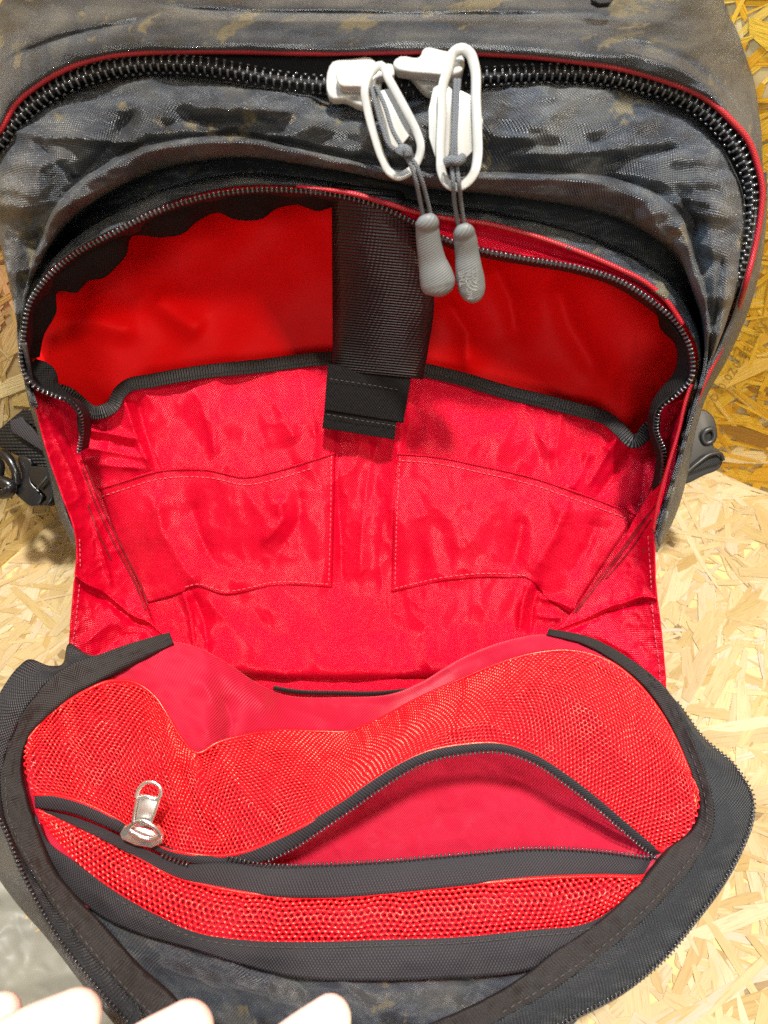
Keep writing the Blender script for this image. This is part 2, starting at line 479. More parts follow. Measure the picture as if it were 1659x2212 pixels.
M_OSBBASE = plain_mat('board_core', (0.52, 0.38, 0.17), 0.65, 0.3, noise=0.4, nscale=60, var=0.25)

# ------------------------------------------------------------------ the setting: board top and two board walls
def floor_pt(x, y):
    w = U(x, y, floor_d(y)); return np.array([w[0], w[1]])
L0, L1 = floor_pt(0, 1225), floor_pt(130, 1112)
R0, R1 = floor_pt(1544, 1016), floor_pt(1659, 1067)
def isect(a, b, c, d):
    A = np.array([b-a, -(d-c)]).T
    t = np.linalg.solve(A, c-a); return a+t[0]*(b-a)
CORNER = isect(L0, L1, R0, R1)
dl = (L0-CORNER)/np.linalg.norm(L0-CORNER); dr = (R1-CORNER)/np.linalg.norm(R1-CORNER)

def strands(name, origin, ex, ey, w, h, n, tones, parent, seed, lmin=0.03, lmax=0.11, layer=0.0008, clip=None):
    """wood strands pressed into a board: thin flakes lying at random on the board's face"""
    rng = random.Random(seed)
    V, F, UVs, C = [], [], [], []
    ez = np.cross(ex, ey)
    for i in range(n):
        cx, cy = rng.uniform(0, w), rng.uniform(0, h)
        if clip and not clip(cx, cy): continue
        L = rng.uniform(lmin, lmax)*(0.45 if rng.random() < 0.65 else 0.85)
        B = rng.uniform(0.004, 0.014)*(0.4 if rng.random() < 0.55 else 1.0)
        if rng.random() < 0.25: L *= 0.35; B *= 0.6
        a = rng.gauss(0.6, 0.75) if rng.random() < 0.65 else rng.uniform(0, math.pi)
        ca, sa = math.cos(a), math.sin(a)
        z = layer*(i/n)+0.0002
        tz = rng.gauss(0, 0.004); tw = rng.gauss(0, 0.012)
        k = rng.uniform(-0.12, 0.12)
        ol = [(-L/2, -B/2*rng.uniform(.2, 1)), (-L*.2, -B/2), (L*.25, -B/2*rng.uniform(.8, 1.1)), (L/2, -B/2*rng.uniform(0, 1)), (L/2-B*rng.uniform(-.4, .6), B/2*rng.uniform(.2, 1)), (L*.2, B/2*rng.uniform(.8, 1.1)), (-L*.25, B/2), (-L/2+B*rng.uniform(-.4, .6), B/2*rng.uniform(.1, 1))]
        base = len(V)
        t = rng.choices(tones, [q[3] for q in tones])[0]; j = rng.uniform(0.92, 1.07)
        col = (min(t[0]*j, .95), min(t[1]*j*rng.uniform(.96, 1.03), .95), min(t[2]*j*rng.uniform(.93, 1.06), .95), 1)
        u0, v0 = rng.uniform(0, 9), rng.uniform(0, 9)
        for (p, q) in ol:
            q2 = q+k*p*p/max(L, .02)
            X, Y = cx+p*ca-q2*sa, cy+p*sa+q2*ca
            V.append(origin+ex*X+ey*Y+ez*max(0.0001, z+tz*p+tw*q)); UVs.append((u0+p, v0+q))
        F.append(tuple(range(base, base+8))); C += [col]*8
    o = mesh_obj(name, V, F, M_OSB, parent, False, UVs)
    ca_ = o.data.color_attributes.new('tone', 'FLOAT_COLOR', 'POINT')
    ca_.data.foreach_set('color', np.array(C).ravel())
    o['kind'] = 'stuff'
    return o

def slab(name, pts, z0, z1):
    n = len(pts)
    V = [(p[0], p[1], z1) for p in pts]+[(p[0], p[1], z0) for p in pts]
    F = [tuple(range(n)), tuple(range(2*n-1, n-1, -1))]+[(i, i+n, (i+1) % n+n, (i+1) % n) for i in range(n)]
    return mesh_obj(name, V, F, M_OSBBASE, None, False)

PALE = [(0.385, 0.30, 0.158, 4), (0.405, 0.32, 0.18, 4), (0.365, 0.27, 0.125, 3), (0.425, 0.355, 0.225, 2.5), (0.33, 0.23, 0.09, 0.9), (0.21, 0.145, 0.07, 0.2), (0.405, 0.335, 0.245, 0.8)]
OCHRE = [(0.74, 0.43, 0.035, 4), (0.78, 0.48, 0.055, 4), (0.66, 0.34, 0.022, 3), (0.80, 0.54, 0.11, 2), (0.80, 0.62, 0.30, 0.6), (0.36, 0.18, 0.03, 0.4)]
GREENISH = [(0.62, 0.46, 0.19, 4), (0.66, 0.51, 0.24, 4), (0.56, 0.40, 0.14, 3), (0.70, 0.57, 0.31, 2), (0.48, 0.33, 0.12, 0.4)]

far = CORNER
flo = slab('floor', [far, far+dl*1.1, far+dl*1.1+dr*1.1, far+dr*1.1][::-1], -0.018, 0.0)
flo['kind'] = 'structure'
def fl_clip(X, Y):
    x, y = -0.42+X, -0.12+Y
    q = np.array([x, y])-CORNER
    nl = np.array([dl[1], -dl[0]]); nr = np.array([-dr[1], dr[0]])
    return (q@nl)*np.sign((dr@nl)) > 0.004 and (q@nr)*np.sign((dl@nr)) > 0.004
strands('wood_strand', np.array([-0.42, -0.12, 0.0]), np.array([1.0, 0, 0]), np.array([0, 1.0, 0]), 0.9, 0.85, 15000, PALE, flo, 3, clip=fl_clip)

def wall(name, a, d, length, height, tones, seed, n):
    a3 = np.array([a[0], a[1], 0.0]); d3 = np.array([d[0], d[1], 0.0])
    inward = np.array([-d[1], d[0], 0.0])
    other = dr if np.allclose(d, dl) else dl
    if inward[:2]@other < 0: inward = -inward
    z = np.array([0, 0, 1.0])
    q0, q1 = a3, a3+d3*length
    V = [q0, q1, q1+z*height, q0+z*height]; V = V+[v-inward*0.018 for v in V]
    V = np.array(V); V[:, 2] -= 0.002
    F = [(0, 1, 2, 3), (7, 6, 5, 4), (0, 4, 5, 1), (1, 5, 6, 2), (2, 6, 7, 3), (3, 7, 4, 0)]
    o = mesh_obj(name, V, F, M_OSBBASE, None, False)
    o['kind'] = 'structure'
    ex = d3; ey = z
    if np.cross(ex, ey)@inward < 0:
        ex = -d3; org = q1
    else: org = q0
    strands('wood_strand', org, ex, ey, length, height, n, tones, o, seed)
    return o, org, ex, ey, inward
wl = wall('wall_left', CORNER, dl, 0.85, 0.6, GREENISH, 11, 5200)
wr = wall('wall_right', CORNER, dr, 0.85, 0.6, OCHRE, 12, 5200)

def on_plane(x, y, p0, n):
    d = U(x, y, 1.0)-CP
    t = ((p0-CP)@n)/(d@n); return CP+d*t
# stamped print on the right board wall
def stamp():
    p0 = wr[1]; n = wr[4]
    A = on_plane(1548, 866, p0, n); B = on_plane(1662, 702, p0, n); T = on_plane(1536, 852, p0, n)
    ex = (B-A); Ln = np.linalg.norm(ex); ex /= Ln
    ez = n/np.linalg.norm(n); ey = np.cross(ez, ex)
    cu = bpy.data.curves.new('stamp_print', 'FONT'); cu.body = 'DL0 0Z0 BER-W'; cu.size = 1.0
    cu.space_character = 1.25
    o = bpy.data.objects.new('stamp_print', cu); COL.objects.link(o)
    bpy.context.view_layer.update()
    me = bpy.data.meshes.new_from_object(o.evaluated_get(bpy.context.evaluated_depsgraph_get()))
    bpy.data.objects.remove(o)
    v = np.array([q.co[:] for q in me.vertices]); s = Ln/(v[:, 0].max()-v[:, 0].min())
    for q in me.vertices:
        c = A+ex*(q.co.x*s)+ey*(q.co.y*s*0.9)+ez*0.0016
        q.co = c
    me.materials.clear(); me.materials.append(plain_mat('faded_stamp_ink', (0.36, 0.21, 0.035), 0.8, 0.2, var=0.4))
    ob = bpy.data.objects.new('stamp_print', me); COL.objects.link(ob); ob.parent = wr[0]
stamp()

# ------------------------------------------------------------------ the backpack
pb = U(760.0, 1330.0, 0.47)
pack = root('backpack', (float(pb[0]), float(pb[1]), 0.0), 'dark camouflage backpack standing open on the board with its red lined front compartment unzipped', 'backpack')

# --- red piping curve above the main zipper
T_CURVE = [(-60, 350), (-15, 300), (0, 283), (37, 222), (80, 186), (150, 147), (225, 124), (300, 115), (400, 112), (500, 112), (700, 116), (829, 114), (960, 113), (1044, 117), (1129, 122), (1229, 132), (1329, 147), (1429, 174), (1529, 217), (1579, 262), (1614, 302), (1637, 360), (1647, 410), (1644, 460), (1632, 530), (1610, 618), (1589, 683), (1554, 763), (1524, 822), (1500, 880)]
def tcurve(off, shift=0):
    return [(x, y, float(FP(y))+off+(0.02 if i > 25 else 0)) for i, (x, y) in enumerate(T_CURVE)]

# --- upper body shell
def sil(y): return float(np.interp(y, [-200, -80, 0, 55, 125, 215, 300, 400, 520], [1550, 1575, 1604, 1614, 1629, 1637, 1645, 1652, 1660]))
def shrow(f, off, fy=None):
    out = []
    for x, y in T_CURVE[2:23]:
        X = 829+(x-829)*f; Y = 520+(y-520)*(fy or f)
        m = sil(Y); k = max(0.0, min(1.0, (X-1480)/150.0)); kl = max(0.0, min(1.0, (100-X)/220.0))
        out.append((min(X, m-1), Y, off+.055*(k*k+kl*kl)*(f-1)/.12 if f > 1 else off))
    xe, ye = out[-1][0], out[-1][1]
    out = [(-260, out[0][1]+140, .22), (-130, out[0][1]+60, .09)]+out+[(min(xe+8, sil(ye+40)), ye+30, .05), (1600, ye+60, .22)]
    return pk(out)
sh_rows = [shrow(1.42, .05, 1.62), shrow(1.30, .025, 1.44), shrow(1.17, .006, 1.24), shrow(1.09, -.004, 1.12), shrow(1.035, -.007, 1.045), shrow(1.008, -.005, 1.010), shrow(1.0, -.001)]
shell = sheet('upper_panel', sh_rows, 260, 90, M_CAMO, pack,
    creases=[([(350, 8), (420, 20), (560, 26), (700, 28), (900, 30), (1100, 30), (1290, 26)], 7, -.004),
             ([(400, 40), (600, 46), (829, 46), (1100, 46)], 12, .002),
             ([(0, 140), (60, 108), (150, 75), (260, 52), (340, 30)], 8, -.0035),
             ([(1290, 30), (1330, 8), (1350, -20)], 8, .003),
             ([(1310, 80), (1400, 95), (1490, 130), (1560, 190), (1610, 260)], 9, -.003),
             ([(1330, 110), (1420, 130), (1500, 165), (1570, 225)], 10, .002)],
    noise=[(.0012, 110, 1, .5, 1.6), (.0003, 140, -2, .5, 1.6)])
# dark notch of the haul handle slot behind the top edge
plate('handle_slot', [(1278, -22), (1332, -14), (1318, 6), (1296, 8), (1280, 0)], float(FP(0))-.002, .003, M_TAPE, pack, .0005)

# --- front panel between the two zippers (station by station: inner edge, stitched fold, outer edge)
ST = [((80, 880), (72, 880), (66, 860)), ((50, 780), (48, 790), (44, 740)), ((62, 660), (45, 680), (22, 620)), ((100, 590), (70, 560), (2, 510)),
      ((165, 535), (115, 450), (-15, 400)), ((250, 488), (190, 370), (5, 325)), ((350, 440), (300, 315), (90, 235)), ((450, 408), (400, 297), (230, 180)),
      ((550, 396), (510, 290), (400, 168)), ((650, 400), (640, 315), (560, 192)), ((750, 412), (770, 345), (720, 214)), ((829, 432), (870, 362), (850, 217)),
      ((904, 455), (960, 370), (980, 200)), ((1044, 477), (1080, 370), (1110, 186)), ((1140, 502), (1190, 370), (1240, 185)), ((1250, 540), (1310, 378), (1370, 204)),
      ((1350, 585), (1410, 410), (1480, 247)), ((1432, 638), (1470, 460), (1560, 325)), ((1485, 700), (1500, 550), (1603, 425)), ((1512, 780), (1530, 660), (1605, 560)),
      ((1500, 850), (1528, 770), (1570, 690)), ((1478, 940), (1500, 880), (1515, 840)), ((1448, 1050), (1462, 1010), (1478, 980)), ((1412, 1150), (1418, 1160), (1425, 1180))]
def row(f, off, kmin=.15):
    out = []
    for I, M, O in ST:
        I, M, O = map(np.array, (I, M, O))
        k = min(1, max(kmin, np.linalg.norm(I-O)/230))
        p = I+(M-I)*(f/0.5) if f <= .5 else M+(O-M)*((f-.5)/.5)
        out.append((p[0], p[1], float(FP(p[1]))+off*k))
    return out
I_CURVE = [s[0] for s in ST]; M_CURVE = [s[1] for s in ST]; O_CURVE = [s[2] for s in ST]
fp_rows = [row(-.03, .016), row(0, -.004), row(.05, .000), row(.12, .036), row(.22, .026), row(.33, -.012), row(.44, -.017), row(.5, -.008), row(.58, -.010), row(.75, -.013), row(.9, -.006), row(1, .004), row(1.04, .02)]
front = sheet('front_panel', fp_rows, 360, 130, M_CAMO, pack,
    creases=[(M_CURVE[4:18], 7, -.0065), (M_CURVE[4:18], 26, .002),
             ([(165, 390), (215, 345), (260, 280), (295, 228)], 20, -.007),
             ([(70, 300), (120, 345), (168, 390)], 6, -.004),
             ([(1275, 368), (1340, 345), (1400, 328), (1475, 318)], 17, -.011),
             ([(300, 235), (420, 215), (560, 232), (640, 240)], 16, .0035),
             ([(380, 255), (480, 262), (600, 250)], 15, -.004),
             ([(1060, 345), (1150, 330), (1240, 335)], 12, .003), ([(1090, 325), (1160, 312), (1230, 318)], 10, -.003),
             ([(1400, 440), (1430, 520), (1440, 600)], 14, .004), ([(1470, 420), (1500, 480), (1505, 560)], 12, -.007),
             ([(1530, 480), (1540, 560), (1545, 650)], 14, .004), ([(1560, 560), (1540, 700), (1510, 830)], 7, -.004),
             ([(90, 480), (150, 440), (230, 400)], 14, .003), ([(60, 530), (100, 500)], 14, -.006),
             ([(560, 345), (700, 365), (800, 385)], 14, .0025), ([(1000, 420), (1150, 430), (1260, 455)], 18, .003),
             ([(1260, 430), (1330, 440), (1380, 480)], 14, -.004)],
    noise=[(.0022, 190, 5, 1.0, 1.0), (.0046, 230, -6, .6, 1.5), (.0010, 90, -7, .7, 1.4)])
plate('sewn_label', [(60, 318), (84, 300), (168, 386), (140, 420), (110, 470), (70, 500), (50, 430)], lambda x, y: float(FP(y))-.013, .0012, M_CAMO, pack, .0004) if False else None

# --- main zipper: recessed tape, coil teeth, piping
zt_rows = [tcurve(.004)[:26], [(x, y, float(FP(y))+.010) for x, y in [(-40, 370)]+O_CURVE[4:20]+[(1588, 640)]]]
zt = sheet('zipper', zt_rows, 200, 14, M_TAPE, pack)
zt.obj['label'] = 'closed black coil main zipper arching over the front'
tube('piping', px_path([(x, y-2, d-.0035) for x, y, d in tcurve(.0)], 260), .0013, M_PIPING, pack, 8)

def tooth_mesh(name, L, r, mat, bead=1.5):
    """one coil tooth: a rod bent over at its inner end, lying along local X, up is Z"""
    P = [(-.5*L, 0, -.6*r), (-.3*L, 0, .5*r), (.1*L, 0, .8*r), (.38*L, 0, .7*r), (.5*L, 0, -.1*r)]
    R = [.75*r, r, r, bead*r, .8*r]
    bm = bmesh.new(); rings = []
    for p, rr in zip(P, R):
        rings.append([bm.verts.new((p[0], rr*.85*math.cos(a), p[2]+rr*math.sin(a))) for a in np.linspace(0, 2*math.pi, 6, endpoint=False)])
    for a, b in zip(rings[:-1], rings[1:]):
        for k in range(6): bm.faces.new((a[k], a[(k+1) % 6], b[(k+1) % 6], b[k]))
    bm.faces.new(rings[0][::-1]); bm.faces.new(rings[-1])
    for f in bm.faces: f.smooth = True
    bm.normal_update()
    me = bpy.data.meshes.new(name); bm.to_mesh(me); bm.free(); me.materials.append(mat)
    return me

def teeth(path, pitch, me, parent, sides, off, flip=1, lift=0.0, nrm=None):
    """individual teeth along a world path"""
    P = np.asarray(path); L = np.concatenate([[0], np.cumsum(np.linalg.norm(np.diff(P, axis=0), axis=1))])
    n = int(L[-1]/pitch)
    for i in range(n):
        for sd in sides:
            s = (i+(0.5 if sd < 0 else 0.0)+.25)*pitch
            if s > L[-1]: continue
            p = np.array([np.interp(s, L, P[:, k]) for k in range(3)])
            q = np.array([np.interp(min(s+pitch*.5, L[-1]), L, P[:, k]) for k in range(3)])-np.array([np.interp(max(s-pitch*.5, 0), L, P[:, k]) for k in range(3)])
            t = q/np.linalg.norm(q)
            nn = (CP-p) if nrm is None else np.array(nrm, float)
            nn = nn/np.linalg.norm(nn); nn = nn-t*(nn@t); nn /= np.linalg.norm(nn)
            c = np.cross(nn, t)*sd*flip
            y = np.cross(nn, -c)
            m = Matrix(((-c[0], y[0], nn[0], 0), (-c[1], y[1], nn[1], 0), (-c[2], y[2], nn[2], 0), (0, 0, 0, 1)))
            pos = p+c*off+nn*lift
            m.translation = Vector(pos)
            o = bpy.data.objects.new('tooth', me); COL.objects.link(o); o.parent = parent
            o.matrix_basis = m

ZC_L = [(-40, 350), (0, 305), (30, 262), (80, 216), (150, 176), (225, 152), (325, 138), (425, 141), (500, 152), (600, 172), (735, 186)]
ZC_R = [(1030, 166), (1129, 160), (1229, 158), (1304, 163), (1379, 178), (1454, 200), (1529, 245), (1579, 300), (1609, 350), (1624, 400), (1622, 470), (1610, 540), (1590, 620)]
TM = tooth_mesh('main_zip_tooth', .0031, .00060, M_TOOTH, 1.7)
TM2 = tooth_mesh('main_zip_tooth_outer', .0020, .0007, M_TOOTH, 1.2)
for zc in (ZC_L, ZC_R):
    pth = px_path([(x, y, float(FP(y))-.001) for x, y in zc], 300)
    teeth(pth, .0034, TM, zt.obj, (1, -1), .0012, lift=.0008)
    for sg in (-1, 1):
        T_, N_, B_ = frames(pth); dashes('zipper_stitching', [pth+B_*(.0034*sg)+N_*.0002], M_TOOTH, pack, .0012, .0022, .0005)
    core = tube('coil_core', pth, .0016, M_TAPE, pack, 8, flat=.5)
gapm = px_path([(x, y, float(FP(y))+.006) for x, y in [(735, 186), (800, 195), (900, 190), (1030, 166)]], 60)
teeth(gapm, .0034, TM, zt.obj, (1, -1), .0022)

# --- compartment zipper along the open lip
ZK = [(172, 975), (178, 930), (174, 895), (153, 868), (115, 852), (72, 830), (52, 803), (46, 778), (52, 728), (67, 653), (102, 603), (152, 558), (250, 503), (350, 455), (450, 425), (550, 412), (650, 414), (750, 428), (829, 452), (877, 474), (960, 518), (1050, 545), (1129, 560), (1254, 582), (1329, 605), (1404, 650), (1467, 708), (1493, 768), (1492, 815), (1464, 848), (1424, 883), (1416, 925), (1434, 980), (1430, 1040), (1416, 1085)]
def zk(off_e, off_m):
    n = len(ZK); out = []
    for i, (x, y) in enumerate(ZK):
        e = max(0, 1-i/5.0, 1-(n-1-i)/6.0)
        out.append((x, y, float(FP(y))+off_m+(off_e-off_m)*e))
    return out
zk_c = px_path(zk(.022, -.003), 600)
lipt = sheet('compartment_zipper', [[(x, y, d) for x, y, d in zk(.021, -.004)], [(x+(829-x)*.012, y+(800-y)*.018, d+.003) for x, y, d in zk(.022, -.002)], [(x+(829-x)*.03, y+(800-y)*.045, d+.010) for x, y, d in zk(.024, .0)]], 260, 8, M_TAPE, pack)
lipt.obj['label'] = 'open black zipper lip around the red compartment'
TK = tooth_mesh('lip_tooth', .0026, .00062, M_TOOTH, 1.4)
teeth(zk_c, .00225, TK, lipt.obj, (1,), -.0004, flip=-1, lift=.0012)
tube('zipper_edge_cord', px_path([(x, y, d-.0008) for x, y, d in zk(.022, -.003)], 400), .0007, M_TAPE, pack, 6)
# red piping and red flange on the right part of the lip
FL_UP = [(640, 404), (690, 408), (750, 416), (829, 437), (904, 460), (975, 474), (1044, 482), (1109, 497), (1219, 532), (1329, 577), (1394, 610), (1440, 650), (1475, 700)]
FL_LO = [(640, 406), (690, 412), (750, 424), (829, 447), (890, 474), (960, 508), (1044, 533), (1109, 546), (1219, 566), (1329, 594), (1394, 628), (1440, 668), (1475, 712)]
sheet('red_flange', [[(x, y, float(FP(y))-.0045) for x, y in FL_UP], [(x, y, float(FP(y))+.001) for x, y in [((a[0]+b[0])/2, (a[1]+b[1])/2+3) for a, b in zip(FL_UP, FL_LO)]], [(x, y, float(FP(y))-.002) for x, y in FL_LO]], 160, 12, M_RED, pack, noise=[(.0008, 60, 3, 1, 1)])
tube('piping', px_path([(x, y, float(FP(y))-.006) for x, y in FL_UP], 200), np.clip(np.linspace(0, .012, 200), .0002, .0012), M_PIPING, pack, 8)
# right side piping that runs down the edge to the gusset
PR = [(1493, 830), (1480, 870), (1466, 930), (1450, 985), (1434, 1040), (1421, 1090), (1411, 1145)]
tube('piping', px_path([(x, y, float(FP(y))-.003) for x, y in PR], 80), .0010, M_PIPING, pack, 8)

# --- pile band inside the lip, with its scalloped edge
FZ_IN = [(86, 772), (94, 728), (122, 673), (126, 630), (165, 632), (190, 608), (225, 600), (250, 578), (272, 553), (285, 512), (350, 513), (395, 505), (425, 480), (475, 460), (500, 472), (565, 473), (600, 450), (640, 443), (690, 456), (718, 448), (829, 480), (900, 500)]
FZ_OUT = [(50, 778), (54, 728), (68, 660), (90, 618), (130, 578), (160, 556), (190, 538), (220, 522), (250, 506), (285, 488), (330, 468), (380, 448), (425, 433), (475, 422), (510, 418), (560, 415), (600, 415), (640, 416), (690, 420), (718, 424), (829, 456), (900, 488)]
sheet('pile_band', [[(x, y, float(FP(y))+.000) for x, y in FZ_OUT], [((a[0]+b[0])/2, (a[1]+b[1])/2, float(FP(a[1]))+.008) for a, b in zip(FZ_OUT, FZ_IN)], [(x, y, float(FP(y))+.014) for x, y in FZ_IN]], 220, 14, M_FUZZ, pack, noise=[(.001, 40, 2, 1, 1)])
sheet('pile_band', [[(x, y, float(FP(y))+.002) for x, y in [(48, 800), (60, 825), (100, 850), (150, 868), (172, 900), (176, 940)]], [(x, y, float(FP(y))+.012) for x, y in [(78, 775), (100, 782), (120, 800), (128, 830), (160, 862), (172, 930)]]], 60, 10, M_FUZZ, pack, noise=[(.001, 40, 2, 1, 1)])
sheet('pile_band', [[(x, y, float(FP(y))+.000) for x, y in [(1400, 652), (1440, 690), (1472, 735), (1488, 780), (1484, 815), (1455, 848), (1418, 882), (1410, 925), (1428, 985), (1424, 1045)]], [(x, y, float(FP(y))+.012) for x, y in [(1425, 676), (1424, 704), (1458, 745), (1462, 785), (1452, 810), (1428, 838), (1405, 875), (1400, 925), (1416, 990), (1408, 1060)]]], 120, 10, M_FUZZ, pack, noise=[(.001, 40, 2, 1, 1)])

# --- the red compartment: back lining, organiser panel, pockets
ctr = np.array([800.0, 760.0])
contour = [np.array(s[0], float) for s in ST[2:20]]
wallrows = []
for f, off in ((1.005, .006), (1.01, .03), (1.015, .07), (1.02, .115)):
    wallrows.append([(ctr[0]+(p[0]-ctr[0])*f, ctr[1]+(p[1]-ctr[1])*f, float(FP(p[1]))+off) for p in contour])
sheet('side_lining', wallrows, 160, 12, M_REDBACK_LIT, pack)
bk = [pk([(-40, 330, .10), (300, 330, .105), (800, 330, .105), (1250, 400, .105), (1600, 480, .10)]),
      pk([(40, 600, .085), (300, 600, .095), (600, 600, .092), (800, 600, .090), (1250, 620, .092), (1540, 640, .085)]),
      pk([(75, 780, .080), (300, 770, .088), (600, 760, .085), (800, 760, .085), (1250, 800, .085), (1500, 800, .08)]),
      pk([(130, 900, .078), (300, 900, .080), (800, 900, .078), (1250, 950, .078), (1440, 950, .078)]),
      pk([(190, 1100, .075), (300, 1100, .075), (800, 1100, .072), (1250, 1100, .072), (1390, 1100, .075)])]
back = sheet('back_lining', bk, 170, 110, M_REDBACK_LIT, pack,
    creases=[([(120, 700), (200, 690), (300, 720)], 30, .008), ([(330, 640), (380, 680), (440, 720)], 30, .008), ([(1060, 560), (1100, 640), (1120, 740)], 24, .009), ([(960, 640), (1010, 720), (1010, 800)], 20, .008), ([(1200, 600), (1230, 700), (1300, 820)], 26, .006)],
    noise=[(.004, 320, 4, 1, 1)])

BIND = [(120, 838), (150, 848), (172, 866), (198, 886), (225, 884), (244, 872), (256, 848), (272, 832), (330, 818), (420, 802), (560, 787), (715, 770), (800, 772), (920, 796), (1000, 815), (1100, 845), (1190, 866), (1250, 882), (1310, 900), (1340, 925), (1368, 950), (1385, 942), (1400, 922), (1440, 912), (1490, 905)]
def bind_off(x):
    return .060+.012*math.cos((x-800)/700*math.pi)*0.5-.012*math.exp(-((x-225)/40)**2)-.012*math.exp(-((x-1360)/40)**2)
org_rows = [
    [(x, y, float(FP(y))+bind_off(x)) for x, y in BIND],
    pk([(130, 960, .050), (230, 950, .048), (330, 930, .056), (560, 900, .052), (800, 880, .056), (1000, 910, .052), (1200, 950, .054), (1340, 1000, .050), (1470, 980, .046)]),
    pk([(160, 1060, .048), (250, 1050, .048), (340, 1020, .052), (560, 1015, .048), (720, 985, .052), (800, 990, .056), (860, 985, .052), (1040, 1008, .048), (1240, 1062, .050), (1360, 1090, .046), (1450, 1070, .040)]),
    pk([(200, 1160, .046), (290, 1150, .047), (380, 1140, .048), (560, 1130, .043), (720, 1130, .048), (800, 1130, .053), (860, 1130, .048), (1040, 1130, .043), (1200, 1150, .046), (1320, 1170, .042), (1420, 1150, .036)]),
    pk([(250, 1270, .044), (330, 1285, .046), (420, 1262, .044), (560, 1262, .041), (720, 1268, .046), (780, 1275, .049), (850, 1276, .046), (960, 1255, .041), (1100, 1247, .043), (1220, 1290, .040), (1360, 1270, .034)]),
    pk([(290, 1340, .036), (360, 1350, .038), (420, 1345, .036), (560, 1350, .034), (720, 1360, .036), (780, 1360, .037), (850, 1360, .036), (960, 1350, .034), (1100, 1340, .035), (1200, 1360, .034), (1340, 1350, .028)]),
    pk([(300, 1430, .014), (380, 1440, .014), (460, 1450, .013), (560, 1456, .012), (720, 1460, .012), (850, 1460, .012), (960, 1458, .012), (1100, 1445, .012), (1230, 1440, .012), (1330, 1430, .012)]),
    pk([(300, 1434, .022), (400, 1448, .020), (560, 1463, .0175), (720, 1467, .0175), (850, 1467, .0175), (960, 1465, .0175), (1100, 1450, .020), (1330, 1434, .022)]),
]
org_cr = [([(262, 850), (280, 900), (300, 960), (330, 1018)], 9, .005), ([(295, 860), (312, 930), (340, 1010)], 10, -.004),
          ([(160, 925), (230, 935), (300, 950)], 9, .003), ([(170, 965), (240, 975), (310, 990)], 9, .003), ([(180, 945), (240, 955), (300, 968)], 8, -.003), ([(180, 1000), (240, 1005), (315, 1012)], 9, .003),
          ([(715, 830), (735, 930), (728, 1030), (735, 1150), (740, 1290)], 12, -.0035), ([(790, 900), (800, 1000), (780, 1150), (775, 1290)], 22, .004),
          ([(880, 840), (868, 930), (852, 1040), (845, 1150)], 12, .003), ([(1120, 860), (1160, 930), (1200, 990)], 16, .003),
          ([(1345, 930), (1310, 980), (1270, 1050)], 10, .004), ([(1370, 960), (1330, 1020), (1290, 1075)], 9, -.005), ([(1280, 960), (1250, 1030), (1230, 1060)], 14, .004),
          ([(560, 840), (620, 900), (640, 960)], 24, .003), ([(420, 840), (450, 920), (470, 990)], 20, .0025),
          ([(330, 1060), (350, 1150), (400, 1230), (430, 1262)], 22, .005), ([(410, 1080), (430, 1150), (460, 1220)], 16, -.004),
          ([(600, 1075), (610, 1120), (560, 1180)], 14, .004), ([(640, 1060), (650, 1120), (600, 1200)], 14, -.003),
          ([(1230, 1080), (1200, 1150), (1150, 1240)], 20, .006), ([(1130, 1110), (1120, 1180), (1100, 1240)], 16, -.004), ([(1290, 1120), (1270, 1180), (1230, 1250)], 14, -.004),
          ([(395, 1275), (412, 1330), (420, 1400)], 7, .005), ([(415, 1280), (440, 1340), (450, 1410)], 10, -.005), ([(450, 1300), (500, 1350), (560, 1420)], 22, .003),
          ([(1145, 1255), (1130, 1300), (1120, 1370)], 8, .006), ([(1165, 1260), (1150, 1310), (1145, 1370)], 8, -.005), ([(1160, 1290), (1210, 1300), (1250, 1320)], 8, .003), ([(1160, 1330), (1210, 1335)], 8, .003),
          ([(560, 1290), (640, 1360), (700, 1440)], 30, .003), ([(980, 1280), (940, 1360), (900, 1440)], 30, .003), ([(830, 1290), (850, 1370), (860, 1450)], 18, -.002)]
org = sheet('organiser_panel', org_rows, 330, 230, M_RED, pack, creases=[(p, w, a*1.15) for p, w, a in org_cr], noise=[(.0022, 240, 21, 1, .8), (.0028, 280, -22, 1.3, .7), (.0007, 120, -24, 1.3, .8)])

def ribbon(name, mid, half, mat, parent, n=160, lift=.0012, thick=.0009, s=None, depths=None):
    """a flat tape centred on the px path mid (x, y, d)"""
    q = catmull(mid, n)
    t = np.gradient(q[:, :2], axis=0); t /= np.linalg.norm(t, axis=1)[:, None]
    nn = np.stack([-t[:, 1], t[:, 0]], -1)
    rows = []
    for k, dz in ((-1, .0002), (-.9, 0), (0, .0002), (.9, 0), (1, .0002)):
        rows.append(np.column_stack([q[:, :2]+nn*half*k, q[:, 2]-lift+dz]))
    g = grid_sheet(np.stack(rows, 0))
    return make_sheet(name, g, mat, parent, thick), g
bind_path = [(x, y+4, float(FP(y))+bind_off(x)-.002) for x, y in BIND]
bo, bg = ribbon('pocket_binding', bind_path, 15, M_GROS, pack, 260)
tube('binding_fold', px_path([(x, y+7, d-.0010) for x, y, d in bind_path], 240), .0003, M_TAPE, pack, 6)

